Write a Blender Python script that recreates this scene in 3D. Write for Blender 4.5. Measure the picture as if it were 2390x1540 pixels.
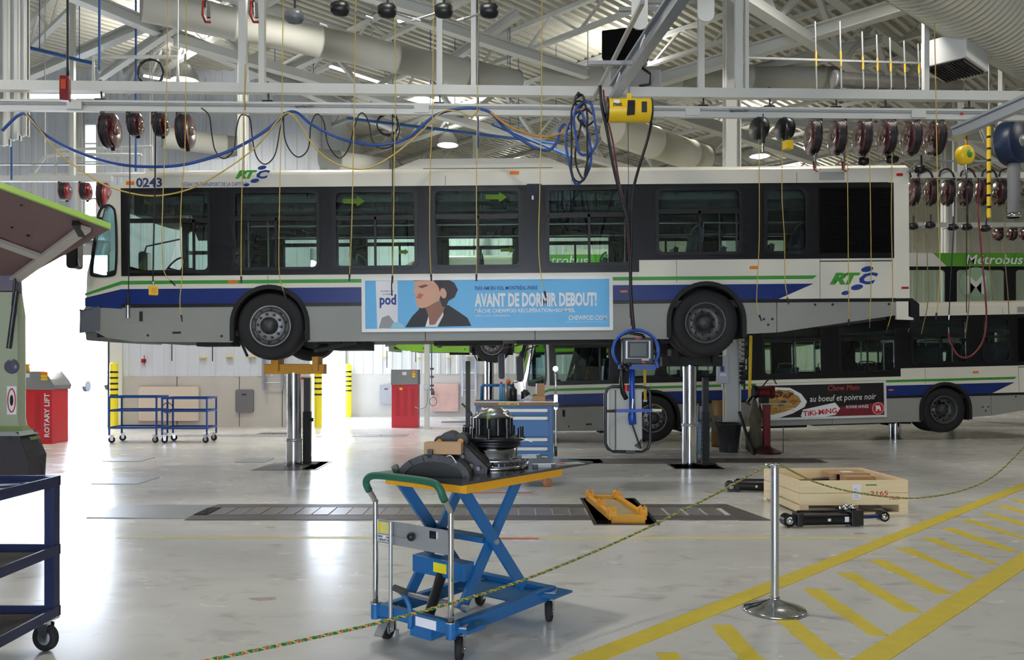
import bpy, math, random
from mathutils import Vector, Matrix
from mathutils.geometry import tessellate_polygon
random.seed(7)
for o in list(bpy.data.objects): bpy.data.objects.remove(o)
sc = bpy.context.scene
COL = sc.collection
PI = math.pi
# ------------------------------------------------------------------ camera
F, CX, HZ, H = 1892.0, 1195.0, 855.0, 1.56      # focal length and horizon for a 2390 x 1540 frame, eye height in m
cd = bpy.data.cameras.new('camera'); cam = bpy.data.objects.new('camera', cd); COL.objects.link(cam)
cam.location = (0, 0, H); cam.rotation_euler = (PI/2, 0, 0)
cd.sensor_width = 36; cd.lens = 36*F/2390; cd.shift_y = (HZ-770)/2390; cd.clip_end = 300; cd.clip_start = .05
sc.camera = cam
sc.view_settings.view_transform = 'Standard'; sc.view_settings.look = 'None'
sc.view_settings.gamma = 1; sc.view_settings.use_curve_mapping = False
sc.view_settings.exposure = 0.0
sc.cycles.use_light_tree = False; sc.cycles.light_sampling_threshold = .02; sc.cycles.adaptive_threshold = .08; sc.cycles.adaptive_min_samples = 12; sc.cycles.max_bounces = 6; sc.cycles.diffuse_bounces = 3; sc.cycles.glossy_bounces = 2
sc.cycles.transmission_bounces = 4; sc.cycles.transparent_max_bounces = 14
sc.cycles.sample_clamp_indirect = 4; sc.cycles.caustics_reflective = False; sc.cycles.caustics_refractive = False
# ------------------------------------------------------------------ world (bright hazy daylight outside the doors)
w = bpy.data.worlds.new('daylight'); sc.world = w; w.use_nodes = True
bgn = w.node_tree.nodes['Background']; bgn.inputs[0].default_value = (.76, .85, 1.0, 1); bgn.inputs[1].default_value = 14.0
# ------------------------------------------------------------------ lights of the hall
def area(name, loc, size, power, col=(1, 1, 1), rot=(0, 0, 0), sy=None):
    l = bpy.data.lights.new(name, 'AREA'); l.energy = power; l.color = col; l.size = size
    if sy: l.shape = 'RECTANGLE'; l.size_y = sy
    o = bpy.data.objects.new(name, l); o.location = loc; o.rotation_euler = rot; COL.objects.link(o); return o
LAMPS = [(-9, 8, .7), (-1, 6.5, .7), (8, 8, .38), (-7.1, 17.6, 1.2), (-3.5, 13.1, .8), (5, 11.6, .7), (12.5, 12, .38), (-14, 13.5, .8), (-1.8, 22.7, 1.5), (7.3, 23.9, 1.1), (17, 20, 1), (0, 31, 1.2), (11, 31, 2.0), (2.6, 18.6, 1.1)]  # last entry is an added fill lamp to brighten the bus windows
for i, (x, y, k) in enumerate(LAMPS):
    area('high_bay_light', (x, y, 7.65), .5, 200*k, (1, .96, .87))
    area('deck_fill_uplight', (x, y, 8.35), .4, (150 if x < -3 else 55)*k, (1, .97, .9), (PI, 0, 0))   # added fill, brightens the roof deck in place of bounce off the floor
sun_d = bpy.data.lights.new('sun', 'SUN'); sun_d.energy = 9; sun_d.angle = .02; sun_d.color = (1, .97, .92)
sun = bpy.data.objects.new('sun', sun_d); COL.objects.link(sun); sun.rotation_euler = Vector((-.25, 1, .55)).to_track_quat('Z', 'Y').to_euler()
def portal(loc, rot, sx, sy):
    o = area('opening_portal', loc, sx, 1, rot=rot, sy=sy); o.data.cycles.is_portal = True
portal((-12.4, 20.75, 2.2), (-PI/2, 0, 0), 4.2, 4.4)
portal((-5.25, 23, 2.2), (0, PI/2, 0), 4.4, 4.2)
portal((-1, -5.85, 1.6), (PI/2, 0, 0), 10, 3.2)
# ------------------------------------------------------------------ helpers
def P(u, v, Y): return Vector(((u-CX)*Y/F, Y, H-(v-HZ)*Y/F))
def PZ(u, v, z): return P(u, v, (z-H)*F/(HZ-v))         # point at height z on the sight line of a pixel
def G(u, v, z=0.0): return P(u, v, (H-z)*F/(v-HZ))      # point on the floor
def lin(c): return c/12.92 if c <= .04045 else ((c+.055)/1.055)**2.4
def S(r, g, b): return (lin(r/255), lin(g/255), lin(b/255), 1)
MATS = {}
def mat(name, col, rough=.5, metal=0.0, noise=0.0, scale=6.0, emit=0.0, coat=0.0, bump=0.0, spec=None, stretch=None, alpha=None):
    if name in MATS: return MATS[name]
    m = bpy.data.materials.new(name); m.use_nodes = True; nt = m.node_tree; b = nt.nodes['Principled BSDF']
    if len(col) == 3: col = (*col, 1)
    b.inputs['Base Color'].default_value = col; b.inputs['Roughness'].default_value = rough; b.inputs['Metallic'].default_value = metal
    if coat: b.inputs['Coat Weight'].default_value = coat; b.inputs['Coat Roughness'].default_value = .08
    if spec is not None: b.inputs['Specular IOR Level'].default_value = spec
    if emit: b.inputs['Emission Color'].default_value = col; b.inputs['Emission Strength'].default_value = emit
    tc = nt.nodes.new('ShaderNodeTexCoord'); mp = nt.nodes.new('ShaderNodeMapping'); nt.links.new(tc.outputs['Object'], mp.inputs[0])
    if stretch: mp.inputs['Scale'].default_value = stretch
    n = nt.nodes.new('ShaderNodeTexNoise'); n.inputs['Scale'].default_value = scale; n.inputs['Detail'].default_value = 5
    nt.links.new(mp.outputs[0], n.inputs['Vector'])
    k = noise if noise else .04
    mx = nt.nodes.new('ShaderNodeMix'); mx.data_type = 'RGBA'
    mx.inputs[6].default_value = tuple(c*(1-k) for c in col[:3])+(1,); mx.inputs[7].default_value = tuple(min(1, c*(1+k*.6)) for c in col[:3])+(1,)
    nt.links.new(n.outputs[0], mx.inputs[0]); nt.links.new(mx.outputs[2], b.inputs['Base Color'])
    if bump:
        bp = nt.nodes.new('ShaderNodeBump'); bp.inputs['Strength'].default_value = bump; bp.inputs['Distance'].default_value = .01
        nt.links.new(n.outputs[0], bp.inputs['Height']); nt.links.new(bp.outputs[0], b.inputs['Normal'])
    MATS[name] = m; return m
def glass(name, tint, refl=.08, base=None, rough=.02):
    if name in MATS: return MATS[name]
    m = bpy.data.materials.new(name); m.use_nodes = True; nt = m.node_tree; nt.nodes.clear()
    o = nt.nodes.new('ShaderNodeOutputMaterial'); t = nt.nodes.new('ShaderNodeBsdfTransparent'); g = nt.nodes.new('ShaderNodeBsdfGlossy')
    f = nt.nodes.new('ShaderNodeFresnel'); f.inputs[0].default_value = 1.5; mx = nt.nodes.new('ShaderNodeMixShader')
    a = nt.nodes.new('ShaderNodeMath'); a.operation = 'ADD'; a.inputs[1].default_value = refl; a.use_clamp = True
    t.inputs[0].default_value = (*tint, 1); g.inputs['Roughness'].default_value = rough
    nt.links.new(f.outputs[0], a.inputs[0]); nt.links.new(a.outputs[0], mx.inputs[0])
    nt.links.new(t.outputs[0], mx.inputs[1]); nt.links.new(g.outputs[0], mx.inputs[2]); nt.links.new(mx.outputs[0], o.inputs[0])
    MATS[name] = m; return m
cream = mat('cream_paint', S(226, 222, 208), .32, noise=.05, scale=1.5, coat=.3)
blue = mat('deep_blue_stripe', S(20, 46, 116), .3, coat=.3)
green = mat('green_stripe', S(62, 150, 60), .35)
lime = mat('lime_bus_green', S(132, 190, 50), .35)
skirt = mat('grey_skirt_panel', S(146, 147, 142), .5, noise=.12, scale=2)
blk = mat('black_band', S(18, 19, 23), .32)
rubber = mat('black_rubber', S(28, 28, 30), .75, noise=.25, scale=14)
blackp = mat('black_plastic', S(22, 22, 25), .4)
dark = mat('dark_underbody', S(34, 33, 33), .7, noise=.3, scale=5)
white = mat('white_paint', S(228, 228, 224), .45, noise=.04)
offw = mat('off_white_steel', S(214, 215, 210), .4, noise=.06, scale=3)
galv = mat('galvanised_steel', S(178, 180, 182), .38, .6, noise=.14, scale=5)
alu = mat('aluminium_profile', S(176, 182, 192), .35, .75, noise=.08)
chrome = mat('polished_steel', S(205, 207, 212), .12, 1.0)
steel = mat('brushed_steel', S(150, 150, 150), .28, .9, noise=.15, scale=20)
dsteel = mat('dark_steel', S(72, 72, 76), .4, .7, noise=.25, scale=9)
yel = mat('safety_yellow', S(236, 196, 30), .4, noise=.06)
yfr = mat('amber_yellow_steel', S(226, 160, 30), .45, noise=.1)
bcart = mat('cart_blue', S(26, 98, 158), .35, noise=.12, scale=6)
navy = mat('navy_steel', S(30, 44, 92), .4, noise=.1)
red = mat('cabinet_red', S(196, 34, 48), .4, noise=.06)
dred = mat('reel_dark_red', S(78, 20, 24), .22, noise=.15, coat=.5)
brown = mat('cardboard', S(176, 140, 102), .8, noise=.1, scale=10)
wood = mat('pine_board', S(238, 216, 172), .65, noise=.14, scale=3, stretch=(.6, 6, 9))
ply = mat('plywood_edge', S(150, 112, 78), .6, noise=.15)
amber = mat('amber_lens', S(240, 120, 20), .3)
redl = mat('red_lens', S(170, 24, 24), .3)
gsteel = mat('grey_box_steel', S(150, 152, 154), .45, noise=.06)
lgrey = mat('light_grey_plastic', S(188, 192, 206), .45)
poster = mat('poster_sky_blue', S(96, 180, 232), .4)
posterk = mat('poster_black', S(30, 28, 30), .4)
bglass = glass('tinted_bus_glass', (.84, .93, .90), .03)
cglass = glass('clear_bag', (.95, .95, .95), .35, rough=.22)
skin = mat('poster_skin', S(214, 164, 138), .5)
inkw = mat('white_ink', S(235, 235, 238), .5)
inkb = mat('blue_ink', S(24, 60, 140), .5)
inkg = mat('green_ink', S(62, 150, 50), .5)
inkr = mat('red_ink', S(190, 40, 48), .5)
inkk = mat('black_ink', S(30, 30, 34), .5)
hoseb = mat('blue_hose', S(36, 74, 150), .4)
hosey = mat('yellow_hose', S(200, 174, 88), .5)
hosek = mat('black_hose', S(24, 24, 30), .45)
hoser = mat('maroon_hose', S(120, 40, 52), .5)
seatm = mat('seat_blue_grey', S(70, 82, 104), .6, noise=.1)
lampm = mat('lit_lamp', (1, .97, .9), .5, emit=7.0)
tubem = mat('lit_tube', (.92, .94, 1), .5, emit=3.0)

class MB:
    def __init__(s): s.v = []; s.f = []; s.sm = []; s.mi = []; s.m = 0
    def add(s, vs, fs, smooth=False):
        n = len(s.v); s.v += [Vector(p) for p in vs]
        for f in fs: s.f.append(tuple(i+n for i in f)); s.sm.append(smooth); s.mi.append(s.m)
        return s
    def box(s, x0, x1, y0, y1, z0, z1, M=None):
        vs = [Vector((x, y, z)) for x in (x0, x1) for y in (y0, y1) for z in (z0, z1)]
        if M: vs = [M @ v for v in vs]
        return s.add(vs, [(0, 1, 3, 2), (4, 6, 7, 5), (0, 4, 5, 1), (2, 3, 7, 6), (0, 2, 6, 4), (1, 5, 7, 3)])
    def cbox(s, c, d, M=None):
        c = Vector(c); h = [k/2 for k in d]
        R = Matrix.Translation(c) @ (M.to_4x4() if M else Matrix())
        return s.box(-h[0], h[0], -h[1], h[1], -h[2], h[2], R)
    def bar(s, a, b, w, h=None, up=(0, 0, 1)):                       # rectangular bar from a to b
        a = Vector(a); b = Vector(b); h = h or w; d = (b-a); L = d.length; d.normalize(); up = Vector(up)
        if abs(d.dot(up)) > .98: up = Vector((0, 1, 0))
        x = d.cross(up).normalized(); z = x.cross(d).normalized()
        vs = [p + x*i*w/2 + z*j*h/2 for p in (a, b) for i, j in ((-1, -1), (1, -1), (1, 1), (-1, 1))]
        return s.add(vs, [(3, 2, 1, 0), (4, 5, 6, 7), (0, 1, 5, 4), (1, 2, 6, 5), (2, 3, 7, 6), (3, 0, 4, 7)])
    def ibeam(s, a, b, w, h, t=.025):
        a = Vector(a); b = Vector(b); z = Vector((0, 0, 1))
        s.bar(a+z*(h/2-t/2), b+z*(h/2-t/2), w, t); s.bar(a-z*(h/2-t/2), b-z*(h/2-t/2), w, t); return s.bar(a, b, t, h-2*t)
    def cyl(s, a, b, r, r2=None, n=12, cap=True, smooth=True):
        a = Vector(a); b = Vector(b); r2 = r if r2 is None else r2; d = (b-a).normalized()
        up = Vector((0, 0, 1)) if abs(d.z) < .9 else Vector((1, 0, 0)); x = d.cross(up).normalized(); y = d.cross(x).normalized()
        vs = [p + (x*math.cos(2*PI*i/n)+y*math.sin(2*PI*i/n))*q for p, q in ((a, r), (b, r2)) for i in range(n)]
        s.add(vs, [(i, (i+1) % n, n+(i+1) % n, n+i) for i in range(n)], smooth)
        if cap: s.add(vs, [tuple(range(n-1, -1, -1)), tuple(range(n, 2*n))])
        return s
    def lathe(s, prof, c=(0, 0, 0), axis='z', n=20, smooth=True, closed=False):   # prof: (radius, height)
        c = Vector(c); vs = []
        for r, h in prof:
            for i in range(n):
                a = 2*PI*i/n; p = (r*math.cos(a), r*math.sin(a), h)
                p = {'z': p, 'y': (p[0], h, p[1]), 'x': (h, p[0], p[1])}[axis]; vs.append(c+Vector(p))
        k = len(prof); fs = []
        for j in range(k if closed else k-1):
            j2 = (j+1) % k
            for i in range(n): fs.append((j*n+i, j*n+(i+1) % n, j2*n+(i+1) % n, j2*n+i))
        return s.add(vs, fs, smooth)
    def tube(s, pts, r, n=6, closed=False, cap=True):
        pts = [Vector(p) for p in pts]; k = len(pts); vs = []; x = None
        for i in range(k):
            a = pts[i-1] if (i > 0 or closed) else pts[i]; b = pts[(i+1) % k] if (i < k-1 or closed) else pts[i]
            d = (b-a).normalized() if (b-a).length > 1e-9 else Vector((0, 0, 1))
            if x is None:
                up = Vector((0, 0, 1)) if abs(d.z) < .9 else Vector((1, 0, 0)); x = d.cross(up).normalized()
            else:
                x = (x - d*x.dot(d))
                x = x.normalized() if x.length > 1e-6 else d.orthogonal().normalized()
            y = d.cross(x)
            rr_ = r[i] if isinstance(r, (list, tuple)) else r
            vs += [pts[i] + (x*math.cos(2*PI*q/n)+y*math.sin(2*PI*q/n))*rr_ for q in range(n)]
        fs = []
        for j in range(k if closed else k-1):
            j2 = (j+1) % k
            for i in range(n): fs.append((j*n+i, j*n+(i+1) % n, j2*n+(i+1) % n, j2*n+i))
        if cap and not closed: fs += [tuple(range(n-1, -1, -1)), tuple(range((k-1)*n, k*n))]
        return s.add(vs, fs, True)
    def sphere(s, c, r, n=12, m=8, sq=(1, 1, 1)):
        c = Vector(c)
        return s.add([c+Vector((r*sq[0]*math.sin(PI*j/m)*math.cos(2*PI*i/n), r*sq[1]*math.sin(PI*j/m)*math.sin(2*PI*i/n), r*sq[2]*math.cos(PI*j/m))) for j in range(m+1) for i in range(n)],
                     [(j*n+i, j*n+(i+1) % n, (j+1)*n+(i+1) % n, (j+1)*n+i) for j in range(m) for i in range(n)], True)
    def prism(s, outer, holes=(), d0=0, d1=.02, axes='xz'):
        loops = [list(outer)]+[list(h) for h in holes]; flat = [p for l in loops for p in l]; n = len(flat)
        tris = tessellate_polygon([[Vector((p[0], p[1], 0)) for p in l] for l in loops])
        def M(p, d): return {'xz': (p[0], d, p[1]), 'xy': (p[0], p[1], d), 'yz': (d, p[0], p[1])}[axes]
        vs = [M(p, d0) for p in flat]+[M(p, d1) for p in flat]
        fs = [tuple(t) for t in tris]+[tuple(i+n for i in reversed(t)) for t in tris]
        o = 0
        for l in loops:
            k = len(l)
            for i in range(k): a, b = o+i, o+(i+1) % k; fs.append((a, b, b+n, a+n))
            o += k
        return s.add(vs, fs)
    def build(s, name, m, parent=None, loc=None, off=None, bev=0, coll=True):
        me = bpy.data.meshes.new(name)
        vs = s.v
        if off is not None: o_ = Vector(off); vs = [v-o_ for v in vs]
        me.from_pydata([tuple(v) for v in vs], [], s.f)
        for k in (m if isinstance(m, (list, tuple)) else [m]): me.materials.append(k)
        me.polygons.foreach_set('use_smooth', s.sm); me.polygons.foreach_set('material_index', s.mi)
        me.update()
        ob = bpy.data.objects.new(name, me); COL.objects.link(ob)
        if parent: ob.parent = parent
        if loc is not None: ob.location = loc
        if bev:
            bm_ = ob.modifiers.new('bevel', 'BEVEL'); bm_.width = bev; bm_.segments = 2; bm_.limit_method = 'ANGLE'; bm_.angle_limit = .7
        return ob
def rr(x0, x1, z0, z1, r, n=4):
    out = []
    for cx, cz, a0 in ((x1-r, z1-r, 0), (x0+r, z1-r, 90), (x0+r, z0+r, 180), (x1-r, z0+r, 270)):
        for i in range(n+1): a = math.radians(a0+90*i/n); out.append((cx+r*math.cos(a), cz+r*math.sin(a)))
    return out
def chaikin(l, k=2):
    for _ in range(k): l = [q for i in range(len(l)) for q in ((l[i][0]*.75+l[(i+1) % len(l)][0]*.25, l[i][1]*.75+l[(i+1) % len(l)][1]*.25), (l[i][0]*.25+l[(i+1) % len(l)][0]*.75, l[i][1]*.25+l[(i+1) % len(l)][1]*.75))]
    return l
def ell(cx, cz, rx, rz, n=16, t=0):
    return [(cx+rx*math.cos(2*PI*i/n)*math.cos(t)-rz*math.sin(2*PI*i/n)*math.sin(t), cz+rx*math.cos(2*PI*i/n)*math.sin(t)+rz*math.sin(2*PI*i/n)*math.cos(t)) for i in range(n)]
def tag(o, label=None, cat=None, group=None, kind=None):
    if label: o['label'] = label
    if cat: o['category'] = cat
    if group: o['group'] = group
    if kind: o['kind'] = kind
    return o
def thing(name, label, cat, loc=(0, 0, 0), rz=0, group=None, kind=None):
    o = bpy.data.objects.new(name, None); COL.objects.link(o); o.empty_display_size = .1
    o.location = loc; o.rotation_euler = (0, 0, rz)
    return tag(o, label, cat, group, kind)
def struct(o, label=None, cat=None): return tag(o, label, cat, None, 'structure')
_tc = {}
def text(body, size, x, z, parent, m, y=-.004, name='lettering', align='LEFT', bold=0.0, shear=0.0, width=None, rot=0, depth=.002, axes='front', sx=1.0):
    """flat raised lettering facing -y, its left (or centre) foot at x, z"""
    cu = bpy.data.curves.new('t', 'FONT'); cu.body = body; cu.size = size; cu.align_x = align; cu.offset = bold; cu.shear = shear
    cu.resolution_u = 2; cu.extrude = depth/2
    ob = bpy.data.objects.new('t', cu); COL.objects.link(ob)
    dg = bpy.context.evaluated_depsgraph_get(); me = bpy.data.meshes.new_from_object(ob.evaluated_get(dg))
    bpy.data.objects.remove(ob); bpy.data.curves.remove(cu)
    if width and len(me.vertices):
        xs = [v.co.x for v in me.vertices]; k = width/(max(xs)-min(xs)); x0_ = min(xs)
        for v in me.vertices: v.co.x = (v.co.x-x0_)*k if align == 'LEFT' else v.co.x*k
    R = Matrix.Rotation(rot, 4, 'Y') @ Matrix.Rotation(PI/2, 4, 'X')
    if axes == 'right': R = Matrix.Rotation(PI/2, 4, 'Z') @ R
    me.transform(Matrix.Translation((x, y, z)) @ R)
    me.materials.clear(); me.materials.append(m)
    o = bpy.data.objects.new(name, me); COL.objects.link(o); o.parent = parent; return o
def catm(pts, k=6):                                               # smooth curve through points
    pts = [Vector(p) for p in pts]; out = []
    for i in range(len(pts)-1):
        a, b, c, d = pts[max(i-1, 0)], pts[i], pts[i+1], pts[min(i+2, len(pts)-1)]
        for j in range(k):
            t = j/k; out.append(.5*((2*b)+(c-a)*t+(2*a-5*b+4*c-d)*t*t+(3*b-a-3*c+d)*t**3))
    return out+[pts[-1]]
def copy_tree(o, parent=None):
    c = o.copy(); COL.objects.link(c); c.parent = parent
    for ch in list(o.children): copy_tree(ch, c)
    return c
ORD = ['first', 'second', 'third', 'fourth', 'fifth', 'sixth', 'seventh', 'eighth', 'ninth', 'tenth', 'eleventh', 'twelfth', 'thirteenth', 'fourteenth', 'fifteenth', 'sixteenth']
# ================================================================== SETTING
def floor_mat():
    m = bpy.data.materials.new('sealed_concrete_floor'); m.use_nodes = True; nt = m.node_tree; b = nt.nodes['Principled BSDF']
    tc = nt.nodes.new('ShaderNodeTexCoord')
    def nz(scale, sx, sy, det=6, dist=0.0):
        mp = nt.nodes.new('ShaderNodeMapping'); mp.inputs['Scale'].default_value = (sx, sy, 1); nt.links.new(tc.outputs['Object'], mp.inputs[0])
        n = nt.nodes.new('ShaderNodeTexNoise'); n.inputs['Scale'].default_value = scale; n.inputs['Detail'].default_value = det; n.inputs['Distortion'].default_value = dist
        nt.links.new(mp.outputs[0], n.inputs['Vector']); return n
    def ramp(n, stops):
        r = nt.nodes.new('ShaderNodeValToRGB'); e = r.color_ramp.elements
        e[0].position, e[0].color = stops[0]; e[1].position, e[1].color = stops[1]
        nt.links.new(n.outputs[0], r.inputs[0]); return r
    a = ramp(nz(.9, 1, 1.6, 7, .6), ((.25, S(204, 203, 200)), (.78, S(220, 219, 215))))
    st = ramp(nz(4, .7, 1.2, 8, .9), ((.56, (1, 1, 1, 1)), (.80, S(214, 209, 202))))
    sp = ramp(nz(34, 1, 1, 3), ((.72, (1, 1, 1, 1)), (.76, S(150, 144, 138))))
    m1 = nt.nodes.new('ShaderNodeMix'); m1.data_type = 'RGBA'; m1.blend_type = 'MULTIPLY'; m1.inputs[0].default_value = 1
    m2 = nt.nodes.new('ShaderNodeMix'); m2.data_type = 'RGBA'; m2.blend_type = 'MULTIPLY'; m2.inputs[0].default_value = .8
    nt.links.new(a.outputs[0], m1.inputs[6]); nt.links.new(st.outputs[0], m1.inputs[7])
    nt.links.new(m1.outputs[2], m2.inputs[6]); nt.links.new(sp.outputs[0], m2.inputs[7]); nt.links.new(m2.outputs[2], b.inputs['Base Color'])
    rn = ramp(nz(2.2, .6, 1.5, 6, .8), ((.25, (.17, .17, .17, 1)), (.8, (.32, .32, .32, 1)))); nt.links.new(rn.outputs[0], b.inputs['Roughness'])
    bn = nz(7, 1, 1, 4); bp = nt.nodes.new('ShaderNodeBump'); bp.inputs['Strength'].default_value = .05; bp.inputs['Distance'].default_value = .01
    nt.links.new(bn.outputs[0], bp.inputs['Height']); nt.links.new(bp.outputs[0], b.inputs['Normal'])
    b.inputs['Specular IOR Level'].default_value = .6
    return m
FM = floor_mat()
# pits cut through the slab: (x0, x1, y0, y1)
PITS = [(-3.66, -2.98, 12.25, 13.25), (2.5, 3.2, 12.35, 13.3), (.84, 1.42, 8.0, 9.55), (-4.45-1.25, -4.45-1.1, 8.55, 8.95)]
def grid_slab(name, x0, x1, y0, y1, z0, z1, holes, m):
    xs = sorted({x0, x1, *[h[0] for h in holes], *[h[1] for h in holes]}); ys = sorted({y0, y1, *[h[2] for h in holes], *[h[3] for h in holes]})
    mb = MB()
    for i in range(len(xs)-1):
        for j in range(len(ys)-1):
            cx, cy = (xs[i]+xs[i+1])/2, (ys[j]+ys[j+1])/2
            if any(h[0] < cx < h[1] and h[2] < cy < h[3] for h in holes): continue
            mb.box(xs[i], xs[i+1], ys[j], ys[j+1], z0, z1)
    return mb.build(name, m)
PITS = PITS[:3]
floor = struct(grid_slab('floor', -30, 26, -6, 40, -.25, 0, PITS, FM))
for h in PITS:
    mb = MB(); mb.box(h[0], h[1], h[2], h[3], -.6, -.55)
    for (a, b_, c, d) in ((h[0]-.02, h[0], h[2], h[3]), (h[1], h[1]+.02, h[2], h[3]), (h[0], h[1], h[2]-.02, h[2]), (h[0], h[1], h[3], h[3]+.02)): mb.box(a, b_, c, d, -.6, -.01)
    mb.build('pit_liner', dark, floor)
    mb = MB(); e = .035
    for (a, b_, c, d) in ((h[0]-e, h[0], h[2]-e, h[3]+e), (h[1], h[1]+e, h[2]-e, h[3]+e), (h[0], h[1], h[2]-e, h[2]), (h[0], h[1], h[3], h[3]+e)): mb.box(a, b_, c, d, -.01, .006)
    mb.build('pit_edging', dsteel, floor)
# outside apron
apron = struct(MB().box(-60, -5.3, 21.2, 70, -.3, -.02).build('ground', mat('sunlit_concrete', S(225, 225, 225), .8, noise=.05)))
# painted lines
ypaint = mat('yellow_floor_paint', S(214, 192, 58), .5, noise=.16, scale=9)
yfade = mat('faded_yellow_paint', S(214, 204, 150), .45, noise=.12, scale=7)
rpaint = mat('worn_red_paint', S(196, 104, 116), .5, noise=.2, scale=8)
def strip(name, a, b_, wd, m, z=.0042, jag=0, taper=None):
    a = Vector((*a, 0)); b_ = Vector((*b_, 0)); d = (b_-a).normalized(); nn = Vector((-d.y, d.x, 0)); mb = MB(); n = 14
    l1 = []; l2 = []
    for i in range(n+1):
        t = i/n; p = a.lerp(b_, t); k = wd/2*(1-(taper or 0)*t)+random.uniform(-jag, jag)
        l1.append(p+nn*k); l2.append(p-nn*(k+random.uniform(-jag, jag)))
    loop = [(p.x, p.y) for p in l1+l2[::-1]]
    mb.prism(loop, (), .0005, z, 'xy'); return mb.build(name, m, floor)
strip('yellow_line', (-.3, 3.61), (14.5, 18.41), .145, ypaint, jag=.004)
strip('yellow_line', (-.2, 2.2), (14.5, 16.92), .155, ypaint, jag=.004)
for k in range(-5, 16):
    x = 2.1+.42*k; y0 = x+3.60; j = random.uniform(-.03, .03)
    strip('hatch_stripe', (x, y0+j), (x+.03, y0-.98+j), .125, ypaint, z=.003, jag=.006, taper=.45 if k in (3, 4, 6) else .1)
strip('faded_line', (-3.6, 7.40), (3.55, 7.37), .085, yfade, z=.0016, jag=.006)
strip('red_line', (-.55, 7.34), (.24, 7.34), .06, rpaint, jag=.004); strip('red_line', (-.57, 10.0), (.25, 10.0), .06, rpaint, jag=.004)
strip('red_line', (4.6, 12.0), (5.6, 12.0), .04, rpaint, jag=.004)
# lift track with cover plates in the near bay
tplate = mat('worn_steel_plate', S(134, 128, 126), .38, .35, noise=.3, scale=5)
tframe = mat('dark_track_frame', S(98, 92, 92), .5, .3, noise=.3, scale=9)
gplate = mat('grey_cover_plate', S(165, 166, 170), .4, .25, noise=.1)
def fl_box(name, x0, x1, y0, y1, m, z0=.0, z1=.007): return MB().box(x0, x1, y0, y1, z0, z1).build(name, m, floor)
for (x0, x1) in ((-3.32, .80), (1.46, 2.3)):
    fl_box('track_frame', x0, x1, 8.22, 8.47, tframe); fl_box('track_frame', x0, x1, 8.93, 9.15, tframe)
pl_me = None
for (x0, x1) in ((-3.18, .80), (1.46, 2.26)):
    n = int((x1-x0)/.178)
    for i in range(n):
        a = x0+(x1-x0)*i/n
        if pl_me is None: o = MB().box(0, (x1-x0)/n-.014, 8.49, 8.91, 0, .010).build('slot_cover', tplate, floor); pl_me = o.data; o.location.x = a
        else:
            o = bpy.data.objects.new('slot_cover', pl_me); COL.objects.link(o); o.parent = floor; o.location = (a, 0, random.uniform(-.002, .002))
MB().prism([(-4.38, 8.34), (-3.34, 8.3), (-3.34, 9.1), (-4.38, 9.1)], (), 0, .008, 'xy').build('cover_plate', gplate, floor)
MB().prism([(2.3, 8.2), (2.62, 8.2), (2.42, 9.15), (2.3, 9.15)], (), 0, .008, 'xy').build('cover_plate', tframe, floor)
fl_box('track_opening', -3.34, -3.2, 8.5, 8.9, mat('slot_black', (.01, .01, .01), .9), 0, .009)
# plates in the bay of the raised bus
for (u0, v0, u1, v1, m) in ((212, 1130, 372, 1114, gplate), (238, 1077, 362, 1068, gplate), (548, 1079, 640, 1070, gplate), (1010, 1081, 1400, 1072, tplate), (1640, 1080, 1900, 1070, tframe), (1330, 1083, 1590, 1071, tplate)):
    a = G(u0, v0); b_ = G(u1, v1); o_ = min(a.x, b_.x)
    fl_box('cover_plate', o_, max(a.x, b_.x), a.y, b_.y, m)
MB().prism([(p.x, p.y) for p in (G(585, 1098), G(700, 1098), G(735, 1081), G(640, 1081))], (), 0, .005, 'xy').build('cover_plate', tframe, floor)
for i in range(9):   # plates over the far lift track, left part
    a = -7.9+i*.62; fl_box('slot_cover', a, a+.58, 18.0, 18.55, gplate)
for (u, v, s) in ((650, 1012, .9), (1060, 985, .7), (1130, 966, .5)):
    p = G(u, v); fl_box('floor_drain', p.x-s/2, p.x+s/2, p.y-.25, p.y+.25, tframe)
for (u, v, rx, ry) in ((615, 1398, .10, .05), (630, 1230, .05, .02), (1620, 1212, .28, .10), (1935, 1070, .6, .2), (1430, 1075, 1.2, .12), (2010, 1245, .06, .03)):
    p = G(u, v); pts = [(p.x+rx*math.cos(t*PI/7)*random.uniform(.6, 1.2), p.y+ry*math.sin(t*PI/7)*random.uniform(.5, 1.2)) for t in range(14)]
    MB().prism(pts, (), .0006, .0018, 'xy').build('oil_stain', mat('oil_stain_brown', S(172, 160, 148), .35, noise=.4, scale=20), floor)

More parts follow.
